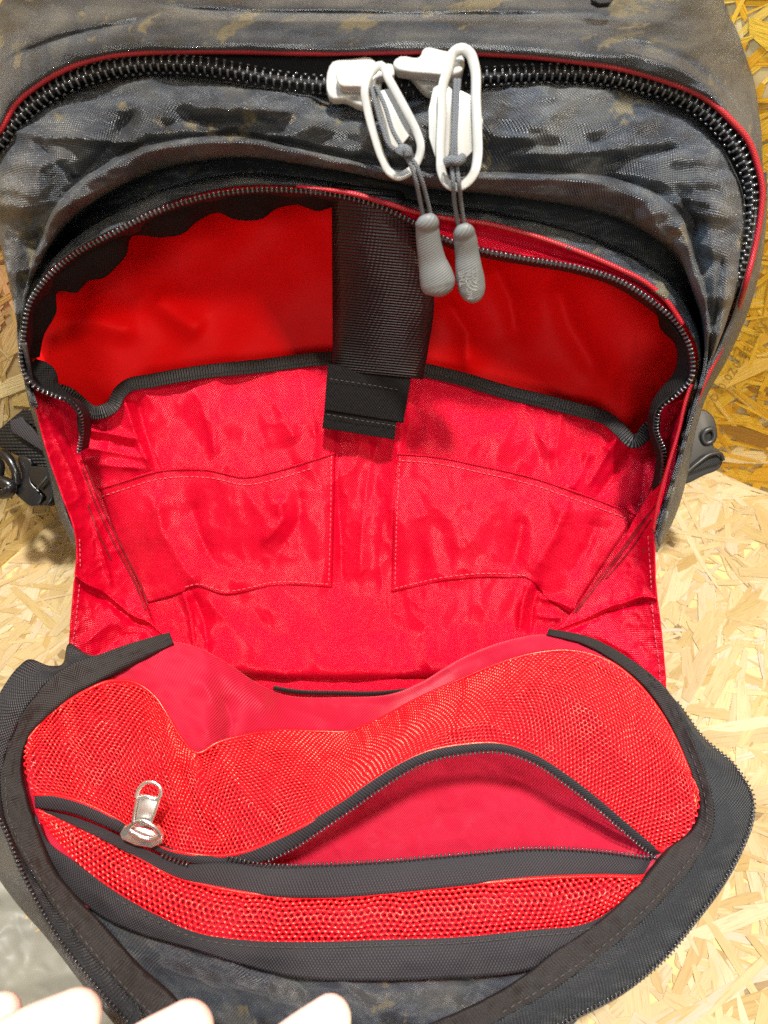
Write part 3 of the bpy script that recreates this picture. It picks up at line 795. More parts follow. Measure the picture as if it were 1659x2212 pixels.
# patch pockets sewn on the organiser
def patch(name, top, bottom, left, right, lift):
    n = 70; m = 60
    Tp = catmull([(*p, 0) for p in top], n)[:, :2]; Bp = catmull([(*p, 0) for p in bottom], n)[:, :2]
    Lp = catmull([(*p, 0) for p in left], m)[:, :2]; Rp = catmull([(*p, 0) for p in right], m)[:, :2]
    u = np.linspace(0, 1, n)[None, :, None]; v = np.linspace(0, 1, m)[:, None, None]
    G = (1-v)*Tp[None]+v*Bp[None]+(1-u)*Lp[:, None]+u*Rp[:, None]-((1-u)*(1-v)*Tp[0]+u*(1-v)*Tp[-1]+(1-u)*v*Bp[0]+u*v*Bp[-1])
    _, q = on(org, G.reshape(-1, 2), 0)
    D = q[:, 2].reshape(m, n)-.0008
    uu = np.linspace(0, 1, n)[None, :]; vv = np.linspace(0, 1, m)[:, None]
    D = D-.0009*np.minimum(1, np.minimum(np.minimum(uu, 1-uu), np.minimum(vv+.15, 1-vv))*12)-lift*np.sin(uu*math.pi)*(1-vv)**1.5
    s = grid_sheet(np.dstack([G[..., 0], G[..., 1], D]), noise=[(.0008, 160, 31, 1, 1.2)])
    s.obj = make_sheet(name, s, M_RED, pack, .0008)
    return s
P1T = [(215, 1056), (270, 1038), (335, 1019), (450, 1015), (530, 1030), (600, 1016), (670, 995), (725, 978)]
P1 = patch('patch_pocket', P1T, [(320, 1302), (380, 1285), (422, 1268), (480, 1284), (600, 1264), (718, 1270)], [(215, 1056), (255, 1170), (320, 1302)], [(725, 978), (722, 1120), (718, 1270)], .004)
P2T = [(858, 980), (930, 985), (1040, 1006), (1150, 1031), (1240, 1061), (1375, 1111)]
P2 = patch('patch_pocket', P2T, [(845, 1280), (960, 1256), (1090, 1248), (1142, 1251), (1180, 1290), (1232, 1328)], [(858, 980), (850, 1120), (845, 1280)], [(1375, 1111), (1310, 1210), (1232, 1328)], .004)
tube('pocket_hem', on(P1, P1T, .0005, 120)[0], .0007, M_RED, pack, 6)
tube('pocket_hem', on(P2, P2T, .0005, 120)[0], .0007, M_RED, pack, 6)
sh = lambda pts, dx, dy: [(x+dx, y+dy) for x, y in pts]
dashes('stitching', [on(P1, sh(P1T[:-1], 3, 17), .0006, 200)[0], on(P1, [(716, 985), (714, 1120), (710, 1262)], .0006, 120)[0], on(P1, [(400, 1268), (425, 1262), (480, 1276), (600, 1257), (712, 1262)], .0006, 120)[0],
                     on(P2, [(868, 995), (930, 1000), (1040, 1021), (1150, 1047), (1240, 1078), (1360, 1122)], .0006, 200)[0], on(P2, [(864, 990), (857, 1120), (853, 1270)], .0006, 120)[0], on(P2, [(853, 1271), (960, 1247), (1090, 1239), (1140, 1244)], .0006, 120)[0]], M_THREADR, pack)

# --- bottom slot and its binding
sheet('hinge_lining', [[(500, 1440, .4490), (720, 1442, .4490), (1010, 1440, .4490)], [(500, 1484, .4455), (720, 1486, .4455), (1010, 1484, .4455)], [(540, 1500, .442), (720, 1506, .442), (980, 1500, .442)], [(520, 1600, .425), (720, 1600, .425), (1000, 1600, .425)]], 60, 20, M_RED, pack)
ribbon('hinge_binding', [(590, 1486, .4375), (640, 1494, .4375), (730, 1497, .4375), (840, 1496, .4375), (900, 1488, .4375)], 5, M_GROS, pack, 60, 0)

# --- webbing tab hanging from the lip in front of the back lining
def web():
    A = [(716, 400, .000), (717, 520, .012), (718, 640, .030), (718, 760, .046), (717, 800, .050)]
    B = [(872, 415, -.001), (905, 520, .006), (937, 640, .020), (926, 750, .038), (914, 820, .046)]
    rows = []
    for f in np.linspace(0, 1, 9):
        rows.append([(a[0]+(b[0]-a[0])*f, a[1]+(b[1]-a[1])*f, float(FP(a[1]+(b[1]-a[1])*f))+(a[2]+(b[2]-a[2])*f)-.006*math.sin(f*math.pi)*.6) for a, b in zip(A, B)])
    cols = np.stack([catmull(r, 90) for r in rows], 1)       # (v, u)
    g = grid_sheet(cols, noise=[(.0006, 60, 3, 1, 1)])
    o = make_sheet('webbing_tab', g, M_WEB, pack, .0016)
    return g
wg = web()
plate('webbing_tail', [(708, 786), (888, 816), (871, 914), (856, 912), (852, 950), (696, 925), (700, 890)], lambda x, y: float(FP(y))+.046-.00004*(y-800), .0022, M_FUZZ, pack, .0005, False)
plate('webbing_tail', [(702, 885), (868, 912), (872, 906), (704, 878)], lambda x, y: float(FP(y))+.0405, .0012, M_FUZZ, pack, .0003, False)
dashes('stitching', [px_path([(712, 818, float(FP(818))+.043), (790, 830, float(FP(830))+.043), (868, 843, float(FP(843))+.043)], 60), px_path([(706, 895, float(FP(895))+.039), (780, 908, float(FP(908))+.039), (858, 920, float(FP(920))+.039)], 60)], M_THREADK, pack, .002, .0012, .0002)

# --- side gussets
GL_OUT = [(66, 840, .002), (80, 890, .002), (100, 965, .002), (132, 1060, .001), (165, 1160, .0), (167, 1200, .0), (163, 1240, -.001), (158, 1290, -.002), (153, 1340, -.004), (148, 1400, -.006), (144, 1442, -.008)]
GL_IN = [(120, 850, .014), (170, 900, .020), (172, 968, .024), (205, 1060, .028), (248, 1160, .030), (272, 1215, .030), (292, 1260, .029), (312, 1308, .027), (330, 1340, .022), (346, 1362, .015), (362, 1380, .006)]
def gusset(out, inn, label):
    rows = [pk(out)]
    for f in (.25, .5, .75):
        rows.append(pk([(a[0]+(b[0]-a[0])*f, a[1]+(b[1]-a[1])*f, a[2]+(b[2]-a[2])*f+.004*math.sin(f*math.pi)) for a, b in zip(out, inn)]))
    rows.append(pk(inn))
    return rows
SEAM_L = [(163, 1243), (190, 1262), (222, 1276), (250, 1298), (290, 1330), (320, 1342), (350, 1368)]
gl = sheet('side_gusset', gusset(GL_OUT, GL_IN, ''), 200, 60, M_RED, pack, creases=[(SEAM_L, 7, .0035), (sh(SEAM_L, -2, 12), 8, -.005), ([(200, 1420), (260, 1375), (320, 1370)], 14, -.004), ([(170, 1400), (230, 1350), (270, 1340)], 18, .003), ([(200, 1120), (225, 1210), (240, 1260)], 6, .003), ([(110, 930), (150, 1010), (175, 1080)], 10, .003), ([(130, 900), (160, 980), (190, 1060)], 9, -.003)], noise=[(.0010, 110, -41, 1, 1), (.0004, 50, -43, 1, 1)])
GR_OUT = [(1484, 860, .002), (1462, 940, .002), (1444, 1010, .001), (1426, 1085, .001), (1412, 1148, .0), (1413, 1200, .0), (1418, 1290, -.002), (1424, 1330, -.003), (1432, 1400, -.005), (1437, 1450, -.007), (1440, 1497, -.009)]
GR_IN = [(1430, 880, .016), (1425, 940, .020), (1428, 1000, .024), (1400, 1070, .028), (1366, 1128, .030), (1340, 1180, .030), (1310, 1225, .030), (1270, 1275, .028), (1236, 1322, .024), (1212, 1345, .016), (1190, 1366, .006)]
SEAM_R = [(1420, 1292), (1390, 1288), (1350, 1300), (1310, 1312), (1270, 1332), (1230, 1348), (1196, 1362)]
gr = sheet('side_gusset', gusset(GR_OUT, GR_IN, ''), 200, 60, M_RED, pack, creases=[(SEAM_R, 6, .0035), (sh(SEAM_R, 2, 10), 7, -.004), ([(1230, 1366), (1290, 1372), (1360, 1410), (1420, 1470)], 14, .004), ([(1240, 1385), (1300, 1400), (1360, 1440)], 14, -.004), ([(1330, 1180), (1290, 1240)], 8, .002)], noise=[(.0010, 110, -42, 1, 1), (.0004, 50, -44, 1, 1)])
tube('gusset_seam', on(gl, SEAM_L, .0006, 80)[0], .0007, M_RED, pack, 6)
tube('gusset_seam', on(gr, SEAM_R, .0006, 80)[0], .0007, M_RED, pack, 6)
dashes('stitching', [on(gl, [(172, 1165), (174, 1235)], .0005, 60)[0], on(gl, [(172, 1262), (164, 1340), (156, 1400), (152, 1432)], .0005, 120)[0],
                     on(gr, [(1400, 1158), (1404, 1220), (1408, 1284)], .0005, 80)[0], on(gr, [(1408, 1304), (1416, 1380), (1424, 1440), (1426, 1478)], .0005, 120)[0]], M_THREADR, pack)
for gs, lines in ((gl, [[(178, 1010), (205, 1085), (250, 1180), (300, 1280), (314, 1318)], [(186, 1005), (216, 1085), (262, 1180), (308, 1275), (320, 1310)], [(190, 1090), (212, 1150), (240, 1210)]]),
                  (gr, [[(1418, 1090), (1385, 1130), (1330, 1205), (1262, 1292), (1238, 1326)], [(1424, 1080), (1394, 1124), (1340, 1200), (1272, 1288), (1244, 1324)], [(1408, 1120), (1360, 1190), (1310, 1250)]])):
    for ln in lines:
        tube('zipper_seam', on(gs, ln, .0004, 80)[0], .0005, M_THREADD, pack, 5)

# --- pack sides and base behind the gussets
ls = [(44, 740, .0), (66, 860, .02), (95, 960, .035), (116, 1040, .042), (128, 1100, .045), (165, 1185, .040)]
sheet('side_panel', [pk([(x+14, y, d-.012) for x, y, d in ls]), pk(ls), pk([(x+30, y, d+.06) for x, y, d in ls])], 60, 20, M_CAMO, pack, noise=[(.001, 50, 3, 1, 1)])
rs = [(1650, 420, .02), (1640, 540, .02), (1612, 660, .025), (1560, 780, .03), (1516, 860, .035), (1492, 940, .03), (1480, 1010, .03), (1452, 1110, .03), (1412, 1192, .03)]
sheet('side_panel', [pk([(x-24, y, d-.016) for x, y, d in rs]), pk([(x-6, y, d-.008) for x, y, d in rs]), pk(rs), pk([(x-40, y, d+.12) for x, y, d in rs])], 120, 24, M_CAMO, pack, noise=[(.001, 50, 3, 1, 1)])
sheet('base_panel', [pk([(175, 1180, .085), (500, 1200, .10), (1000, 1200, .10), (1395, 1190, .085)]), pk([(240, 1330, .055), (500, 1350, .052), (1000, 1350, .052), (1350, 1330, .055)]), pk([(260, 1440, .020), (500, 1470, .020), (1000, 1470, .020), (1340, 1440, .020)])], 60, 16, M_CAMO, pack)

# --- front flap, folded down towards the viewer
FT = [(40, 1600, .360), (120, 1520, .372), (250, 1445, .382), (368, 1386, .388), (420, 1396, .390), (490, 1432, .396), (560, 1478, .408), (620, 1502, .424), (740, 1506, .428), (840, 1500, .424), (900, 1478, .412), (1000, 1420, .400), (1090, 1385, .394), (1180, 1371, .390), (1260, 1394, .386), (1340, 1442, .380), (1420, 1520, .372), (1480, 1620, .360)]
fl_rows = [
    [(x, y+40, d+.03) for x, y, d in FT],
    [(x, y+6, d+.006) for x, y, d in FT],
    FT,
    [(x, y+18, d-.003) for x, y, d in FT],
    [(45, 1640, .357), (130, 1570, .366), (250, 1520, .372), (350, 1500, .374), (420, 1510, .378), (500, 1545, .388), (600, 1580, .400), (740, 1590, .408), (840, 1575, .404), (900, 1550, .396), (1000, 1500, .388), (1090, 1470, .384), (1180, 1455, .381), (1260, 1470, .378), (1340, 1510, .372), (1420, 1570, .366), (1490, 1650, .357)],
    [(50, 1720, .351), (200, 1680, .358), (350, 1650, .362), (500, 1665, .368), (740, 1690, .378), (900, 1660, .374), (1090, 1620, .372), (1260, 1640, .368), (1420, 1680, .358), (1500, 1730, .351)],
    [(70, 1780, .345), (350, 1790, .352), (740, 1800, .358), (1090, 1770, .358), (1400, 1790, .350), (1500, 1780, .345)],
    [(110, 1880, .334), (350, 1920, .336), (740, 1930, .338), (1090, 1920, .338), (1350, 1900, .336), (1440, 1860, .336)],
    [(160, 1950, .325), (350, 2010, .325), (740, 2050, .322), (1090, 2040, .324), (1300, 1990, .328), (1400, 1910, .333)],
]
flap = sheet('flap_lining', fl_rows, 260, 170, M_TWILL, pack,
    creases=[([(480, 1500), (500, 1560), (490, 1610)], 16, -.006), ([(430, 1450), (460, 1520), (440, 1600)], 26, .004), ([(600, 1520), (680, 1545), (730, 1565)], 18, .003), ([(520, 1470), (580, 1530)], 20, .003)],
    noise=[(.0014, 140, 51, 1, 1), (.0007, 120, -52, 1, 1)])

# mesh pocket on the flap
MT = [(58, 1600, .354), (100, 1550, .360), (140, 1520, .364), (190, 1490, .367), (235, 1472, .370), (290, 1474, .369), (330, 1500, .367), (365, 1550, .364), (392, 1595, .364), (425, 1626, .366), (470, 1604, .370), (540, 1586, .378), (620, 1577, .390), (700, 1580, .397), (750, 1580, .398), (800, 1562, .396), (900, 1510, .388), (1000, 1465, .382), (1080, 1432, .378), (1150, 1412, .376), (1240, 1406, .374), (1310, 1426, .371), (1370, 1470, .366), (1420, 1530, .361), (1460, 1600, .356), (1490, 1670, .350)]
MB = [(74, 1718, .342), (110, 1718, .342), (150, 1726, .341), (200, 1744, .340), (260, 1776, .338), (310, 1808, .336), (370, 1838, .334), (410, 1846, .333), (450, 1850, .333), (500, 1848, .332), (540, 1838, .332), (600, 1812, .331), (650, 1788, .330), (700, 1760, .330), (750, 1728, .330), (800, 1692, .330), (850, 1660, .330), (920, 1626, .331), (1000, 1610, .332), (1080, 1608, .332), (1150, 1630, .333), (1220, 1676, .334), (1290, 1730, .336), (1360, 1790, .339), (1410, 1830, .341), (1440, 1846, .342)]
def midrow(f, bulge):
    out = []
    for i, (a, b) in enumerate(zip(MT, MB)):
        k = max(0, 1-(len(MT)-1-i)/4.0)*46-max(0, 1-i/3.0)*14
        out.append((a[0]+(b[0]-a[0])*f+k*math.sin(math.pi*f), a[1]+(b[1]-a[1])*f, a[2]+(b[2]-a[2])*f-bulge))
    return out
um = grid_sheet(loft([MT, midrow(.3, .006), midrow(.65, .006), MB], 300, 90),
    creases=[([(380, 1640), (420, 1740), (480, 1820)], 30, -.007), ([(480, 1650), (540, 1730), (600, 1790)], 24, .003), ([(300, 1540), (350, 1640), (400, 1760)], 28, .003), ([(960, 1580), (1050, 1560), (1130, 1600)], 22, .005), ([(700, 1620), (760, 1660), (790, 1690)], 26, -.003), ([(1250, 1500), (1330, 1600), (1390, 1700)], 30, .003), ([(130, 1580), (160, 1650), (230, 1720)], 26, .003)],
    noise=[(.0022, 120, 61, 1, 1)])
LT = [(80, 1748, .341), (150, 1776, .340), (220, 1806, .338), (300, 1850, .334), (370, 1888, .331), (480, 1918, .327), (600, 1934, .325), (700, 1936, .324), (850, 1926, .324), (1000, 1910, .325), (1150, 1896, .327), (1300, 1890, .331), (1400, 1890, .335), (1430, 1884, .338)]
LB = [(88, 1772, .340), (120, 1812, .337), (170, 1866, .331), (250, 1930, .324), (330, 1976, .320), (430, 2018, .317), (520, 2032, .316), (640, 2037, .315), (829, 2032, .315), (1000, 2026, .316), (1140, 2012, .319), (1270, 1996, .324), (1398, 1912, .334), (1430, 1888, .338)]
lm = grid_sheet(loft([LT, [(a[0]*.5+b[0]*.5, a[1]*.5+b[1]*.5, a[2]*.5+b[2]*.5-.005) for a, b in zip(LT, LB)], LB], 260, 40), noise=[(.0012, 90, 62, 1, 1)])

def net(name, s, pitch, parent):
    """knitted mesh: a sheet of hexagonal holes, each strand raised and rounded"""
    W = s.W; nv, nu = W.shape[:2]
    # arc length parameters along the mean row and column
    uu = np.concatenate([[0], np.cumsum(np.linalg.norm(np.diff(W, axis=1), axis=2).mean(0))])
    colL = np.linalg.norm(np.diff(W, axis=0), axis=2)
    cum = np.concatenate([np.zeros((1, nu)), np.cumsum(colL, axis=0)])      # arc length down each column
    Lc = cum[-1]; Lmax = Lc.max()
    dU = np.gradient(W, axis=1); dV = np.gradient(W, axis=0)
    Nn = np.cross(dU, dV); Nn /= np.linalg.norm(Nn, axis=2)[..., None]+1e-12
    sg = np.sign(((CP-W)*Nn).sum(2)); Nn *= sg[..., None]
    R = pitch/math.sqrt(3)
    centers = []
    i = 0; y = R
    while y < Lmax:
        x = pitch*(.5+.5*(i % 2))
        while x < uu[-1]-pitch*.4:
            if y < np.interp(x, uu, Lc)-R*.3: centers.append((x, y))
            x += pitch
        y += 1.5*R*.92; i += 1
    C = np.array(centers); n = len(C)
    ang = np.radians(np.arange(6)*60+30)
    ring = np.stack([np.cos(ang), np.sin(ang)*.92], -1)
    outer = C[:, None]+ring[None]*R
    key = np.round(outer.reshape(-1, 2)/(pitch*.08)).astype(np.int64)
    _, first, inv = np.unique(key, axis=0, return_index=True, return_inverse=True)
    inv = inv.ravel()
    O = outer.reshape(-1, 2)[first]
    no = len(O)
    r1 = (C[:, None]+ring[None]*R*np.array(.80)).reshape(-1, 2)
    r2 = (C[:, None]+ring[None]*R*np.array(.62)).reshape(-1, 2)
    uvp = np.concatenate([O, r1, r2])
    h = np.concatenate([np.full(no, .00042), np.full(len(r1), .00022), np.full(len(r2), -.00040)])
    h[:no] += np.random.normal(0, .00005, no)
    fu = np.clip(np.interp(uvp[:, 0], uu, np.arange(nu)), 0, nu-1.001); fi = np.clip(np.rint(fu).astype(int), 0, nu-1); rows_ = np.arange(nv)
    fv = np.clip(np.array([np.interp(Lc[c]-t, cum[:, c], rows_) for c, t in zip(fi, uvp[:, 1])]), 0, nv-1.001)
    a = fu.astype(int); b = fv.astype(int); p = (fu-a)[:, None]; q = (fv-b)[:, None]
    def bil(A): return (A[b, a]*(1-p)+A[b, a+1]*p)*(1-q)+(A[b+1, a]*(1-p)+A[b+1, a+1]*p)*q
    Wp = bil(W)+bil(Nn)*h[:, None]
    F = []
    oi = inv.reshape(n, 6)
    i1 = no+np.arange(n*6).reshape(n, 6); i2 = no+n*6+np.arange(n*6).reshape(n, 6)
    for k in range(6):
        l = (k+1) % 6
        F.append(np.stack([oi[:, k], oi[:, l], i1[:, l], i1[:, k]], -1))
        F.append(np.stack([i1[:, k], i1[:, l], i2[:, l], i2[:, k]], -1))
    F = np.concatenate(F)
    nn = np.cross(Wp[F[:, 1]]-Wp[F[:, 0]], Wp[F[:, 2]]-Wp[F[:, 0]])
    if ((CP-Wp[F[:, 0]])*nn).sum() < 0: F = F[:, ::-1]
    o = mesh_obj(name, Wp, F, M_MESH, parent, True)
    o['kind'] = 'stuff'
    return o
net('mesh_fabric', um, .0024, pack)
net('mesh_fabric', lm, .0030, pack)
tube('mesh_hem', px_path([(x, y, d-.0004) for x, y, d in MT], 260), .0009, M_MESH, pack, 6)
tube('mesh_hem', px_path([(x, y-2, d-.001) for x, y, d in MB], 260), .0009, M_MESH, pack, 6)
tube('mesh_hem', px_path([(x, y+2, d-.001) for x, y, d in LT], 260), .0009, M_MESH, pack, 6)

# mesh pocket zipper: upper tape, lower tape, teeth along the open slit
UTB = [(76, 1746, .3415), (150, 1756, .340), (215, 1780, .338), (270, 1806, .336), (330, 1836, .334), (400, 1862, .332), (450, 1870, .331), (520, 1868, .331), (580, 1858, .330), (640, 1828, .330), (700, 1788, .329), (750, 1754, .329), (800, 1718, .329), (850, 1684, .329), (920, 1646, .330), (1000, 1628, .331), (1080, 1624, .331), (1150, 1646, .332), (1220, 1692, .333), (1290, 1746, .335), (1360, 1806, .338), (1418, 1852, .341), (1444, 1868, .343)]
UTA = [(74, 1716, .341), (150, 1724, .3395), (212, 1748, .338), (262, 1775, .336), (318, 1810, .334), (385, 1838, .332), (440, 1848, .331), (505, 1846, .331), (560, 1830, .330), (625, 1798, .329), (690, 1762, .328), (742, 1730, .328), (796, 1692, .328), (846, 1660, .328), (916, 1626, .329), (1000, 1609, .330), (1084, 1607, .330), (1156, 1630, .331), (1228, 1676, .332), (1298, 1730, .334), (1368, 1790, .337), (1428, 1838, .340), (1452, 1852, .342)]
utape = sheet('mesh_pocket_zipper', [UTA, [((a[0]+b[0])/2, (a[1]+b[1])/2, (a[2]+b[2])/2-.0004) for a, b in zip(UTA, UTB)], UTB], 220, 8, M_GREYTAPE, pack)
utape.obj['label'] = 'charcoal zipper of the mesh pocket, half open'
LTA = [(80, 1748, .3405), (150, 1762, .339), (215, 1786, .337), (270, 1812, .335), (330, 1842, .333), (400, 1866, .331), (470, 1864, .330), (560, 1868, .329), (700, 1868, .3275), (829, 1861, .327), (1000, 1846, .328), (1150, 1834, .3305), (1300, 1840, .335), (1404, 1854, .340), (1440, 1858, .342)]
LTB = [(82, 1752, .340), (150, 1780, .338), (215, 1812, .336), (280, 1846, .333), (350, 1884, .330), (430, 1910, .327), (510, 1926, .325), (600, 1938, .323), (710, 1940, .322), (850, 1930, .322), (1000, 1914, .323), (1150, 1900, .326), (1300, 1894, .331), (1402, 1890, .336), (1432, 1886, .338)]
ltape = sheet('mesh_pocket_zipper_tape', [LTA, [((a[0]+b[0])/2, (a[1]+b[1])/2, (a[2]+b[2])/2-.0006) for a, b in zip(LTA, LTB)], LTB], 220, 10, M_GREYTAPE, pack)
TG = tooth_mesh('pocket_tooth', .0020, .00060, M_TOOTHG, 1.4)
teeth(px_path([(x, y+1, d-.0006) for x, y, d in UTB[8:]], 300), .0021, TG, utape.obj, (1,), 0.0, flip=1, lift=.0006)
teeth(px_path([(350, 1846, .330), (380, 1858, .329), (412, 1868, .329)], 40), .0021, TG, utape.obj, (1,), 0.0, flip=1, lift=.0004)
teeth(px_path([(x, y-1, d-.0008) for x, y, d in [(490, 1853, .330)]+LTA[7:]], 300), .0021, TG, utape.obj, (1,), 0.0, flip=-1, lift=.0006)

# nickel slider of the mesh pocket
sl = plate('pocket_zipper_slider', [(258, 1802), (268, 1786), (300, 1776), (338, 1784), (352, 1804), (350, 1822), (326, 1832), (292, 1826), (264, 1814)], .3290, .003, M_SILVER, pack, .0004)
plate('slider_crown', [(272, 1792), (290, 1784), (330, 1796), (344, 1808), (338, 1818), (318, 1814), (284, 1802)], .3255, .0022, M_SILVER, sl, .0006)
tube('pull_ring', px_loop([(278, 1790, .3235), (300, 1774, .3215), (330, 1784, .3215), (345, 1804, .3230), (326, 1812, .3235), (300, 1806, .3230)], 40), .0012, M_SILVER, sl, 10, True, .6)
plate('pull_tab', [(284, 1780), (291, 1728), (300, 1716), (340, 1722), (346, 1730), (328, 1778), (308, 1786)], lambda x, y: .3205+.00003*(y-1700), .0012, M_SATIN, sl, .0003)
tube('pull_tab_rim', px_loop([(296, 1722, .3190), (302, 1702, .3185), (314, 1691, .3183), (330, 1690, .3183), (345, 1700, .3185), (347, 1716, .3188), (340, 1726, .3190), (318, 1721, .3190)], 40), .0010, M_SILVER, sl, 10, True, .6)
for side in ([(287, 1778, .3215), (292, 1745, .3203), (298, 1718, .3192)], [(326, 1778, .3215), (336, 1752, .3203), (345, 1724, .3192)]):
    tube('pull_tab_edge', px_path(side, 16), .0007, M_SILVER, sl, 8)

# bottom binding of the mesh pocket, dark flap fabric below it
BB_T = [(76, 1760, .338), (100, 1815, .334), (160, 1862, .328), (250, 1928, .320), (330, 1974, .316), (430, 2016, .313), (520, 2030, .312), (640, 2035, .311), (829, 2030, .311), (1000, 2024, .312), (1140, 2010, .315), (1270, 1994, .320), (1385, 1915, .330)]
BB_B = [(72, 1790, .338), (110, 1880, .331), (165, 1938, .324), (220, 1980, .320), (300, 2016, .316), (420, 2050, .312), (520, 2082, .310), (620, 2108, .308), (829, 2118, .307), (980, 2112, .308), (1150, 2094, .312), (1270, 2040, .318), (1390, 1950, .328)]
sheet('mesh_binding', [BB_T, [((a[0]+b[0])/2, (a[1]+b[1])/2, (a[2]+b[2])/2-.0008) for a, b in zip(BB_T, BB_B)], BB_B], 160, 14, M_GREYTAPE, pack, noise=[(.0006, 80, 71, 1, 1)])
dashes('stitching', [px_path([(x, y+12, d-.0020) for x, y, d in BB_T[3:]], 200)], M_THREADK, pack, .0024, .0012, .00022)
lf_rows = [[(60, 1800, .345), (160, 1930, .335), (300, 2000, .326), (520, 2060, .320), (829, 2090, .318), (1150, 2070, .322), (1380, 1940, .335)],
           [(90, 1900, .335), (220, 2010, .326), (330, 2050, .318), (520, 2105, .314), (829, 2130, .312), (1150, 2110, .316), (1400, 1990, .328)],
           [(170, 2020, .322), (300, 2100, .312), (420, 2130, .306), (560, 2160, .302), (829, 2180, .300), (1120, 2170, .304), (1330, 2100, .314)],
           [(260, 2140, .308), (400, 2220, .298), (520, 2250, .294), (640, 2260, .292), (829, 2270, .290), (1060, 2260, .294), (1250, 2200, .304)],
           [(380, 2280, .300), (480, 2330, .296), (640, 2350, .292), (829, 2360, .290), (1000, 2340, .292), (1150, 2290, .298), (1200, 2260, .302)]]
sheet('flap_fabric', lf_rows, 160, 80, M_CAMO, pack, creases=[([(480, 2080), (520, 2130), (600, 2150)], 26, .004), ([(620, 2090), (660, 2140), (680, 2200)], 24, -.005), ([(720, 2110), (780, 2160), (800, 2220)], 22, .004), ([(940, 2110), (900, 2160), (900, 2212)], 20, .004), ([(1020, 2110), (1000, 2170)], 18, -.004)], noise=[(.002, 90, 73, 1, 1)])

# flap border: inner tape, zipper tape with teeth
LBo = [(366, 1366, .384), (300, 1384, .378), (220, 1412, .372), (145, 1440, .366), (98, 1478, .360), (58, 1530, .353), (20, 1600, .345), (2, 1680, .337), (10, 1760, .330), (38, 1830, .322), (78, 1900, .315), (128, 1975, .308), (188, 2050, .301), (258, 2130, .294), (338, 2212, .287), (400, 2270, .283)]
LBi = [(376, 1392, .386), (310, 1426, .380), (235, 1464, .374), (170, 1500, .368), (110, 1545, .361), (62, 1600, .354), (48, 1650, .348), (60, 1725, .341), (84, 1795, .334), (122, 1882, .325), (162, 1932, .318), (226, 2000, .311), (300, 2082, .303), (375, 2150, .296), (425, 2216, .290), (460, 2270, .286)]
lb = sheet('border_tape', [[(a[0]+3, a[1]+3, a[2]+.006) for a in LBi], LBi, [(a[0]*.5+b[0]*.5, a[1]*.5+b[1]*.5, a[2]*.5+b[2]*.5-.0008) for a, b in zip(LBi, LBo)], LBo], 200, 18, M_BROWN, pack, noise=[(.0012, 60, 81, 1, 1)])
RBi = [(1180, 1372, .388), (1262, 1394, .384), (1345, 1445, .378), (1412, 1512, .371), (1456, 1590, .363), (1490, 1680, .353), (1508, 1742, .346), (1494, 1790, .341), (1438, 1836, .336), (1396, 1888, .331), (1300, 1985, .322), (1200, 2052, .315), (1130, 2108, .309), (1000, 2180, .301), (900, 2222, .296), (840, 2260, .292)]
RBo = [(1186, 1358, .386), (1272, 1376, .382), (1362, 1424, .375), (1440, 1490, .367), (1476, 1560, .359), (1512, 1640, .349), (1534, 1710, .341), (1540, 1784, .334), (1502, 1862, .328), (1452, 1922, .323), (1362, 2012, .316), (1272, 2082, .309), (1202, 2132, .304), (1090, 2196, .297), (1000, 2242, .292), (930, 2282, .288)]
rb = sheet('border_tape', [[(a[0]-3, a[1]+2, a[2]+.006) for a in RBi], RBi, [(a[0]*.5+b[0]*.5, a[1]*.5+b[1]*.5, a[2]*.5+b[2]*.5-.0008) for a, b in zip(RBi, RBo)], RBo], 200, 18, M_BROWN, pack, creases=[([(1440, 1640), (1500, 1650)], 8, .001)], noise=[(.0012, 60, 82, 1, 1)])
dashes('stitching', [on(rb, [(1488, 1615), (1518, 1700), (1526, 1780), (1490, 1856), (1440, 1915), (1350, 2004), (1262, 2074), (1190, 2124), (1080, 2190)], .0006, 260)[0], on(lb, [(12, 1680), (18, 1760), (46, 1828), (86, 1898), (136, 1972), (196, 2048), (266, 2128), (344, 2206)], .0006, 260)[0]], M_THREADK, pack, .0024, .0014, .00022)

LZ = [(240, 1404, .382), (200, 1418, .381), (150, 1390, .380), (132, 1436, .372), (108, 1438, .368), (62, 1424, .364), (40, 1440, .358), (8, 1482, .350), (-28, 1560, .342), (-42, 1660, .334), (-24, 1730, .327), (2, 1776, .321), (46, 1884, .312), (116, 2014, .302), (216, 2144, .290), (290, 2226, .284), (330, 2270, .282)]
LZi = [(250, 1404, .380), (215, 1414, .377), (170, 1430, .372), (145, 1440, .368), (118, 1460, .364), (98, 1478, .361), (78, 1502, .357), (40, 1562, .350), (10, 1640, .342), (2, 1690, .337), (6, 1740, .332), (14, 1774, .329), (50, 1850, .321), (108, 1948, .311), (190, 2052, .301), (258, 2130, .294), (300, 2176, .290)]
lz = sheet('flap_zipper', [LZi, [(a[0]*.5+b[0]*.5, a[1]*.5+b[1]*.5, a[2]*.5+b[2]*.5-.001) for a, b in zip(LZi, LZ)], LZ], 160, 10, M_ZTAPE, pack, noise=[(.0008, 40, 83, 1, 1)])
lz.obj['label'] = 'unzipped zipper edge round the flap'
RZi = [(1400, 1456, .372), (1440, 1490, .3675), (1476, 1560, .3595), (1512, 1640, .3495), (1534, 1710, .3415), (1540, 1784, .3345), (1502, 1862, .3285), (1452, 1922, .3235), (1362, 2012, .3165), (1272, 2082, .3095), (1202, 2132, .3045), (1090, 2196, .2975), (1020, 2236, .293)]
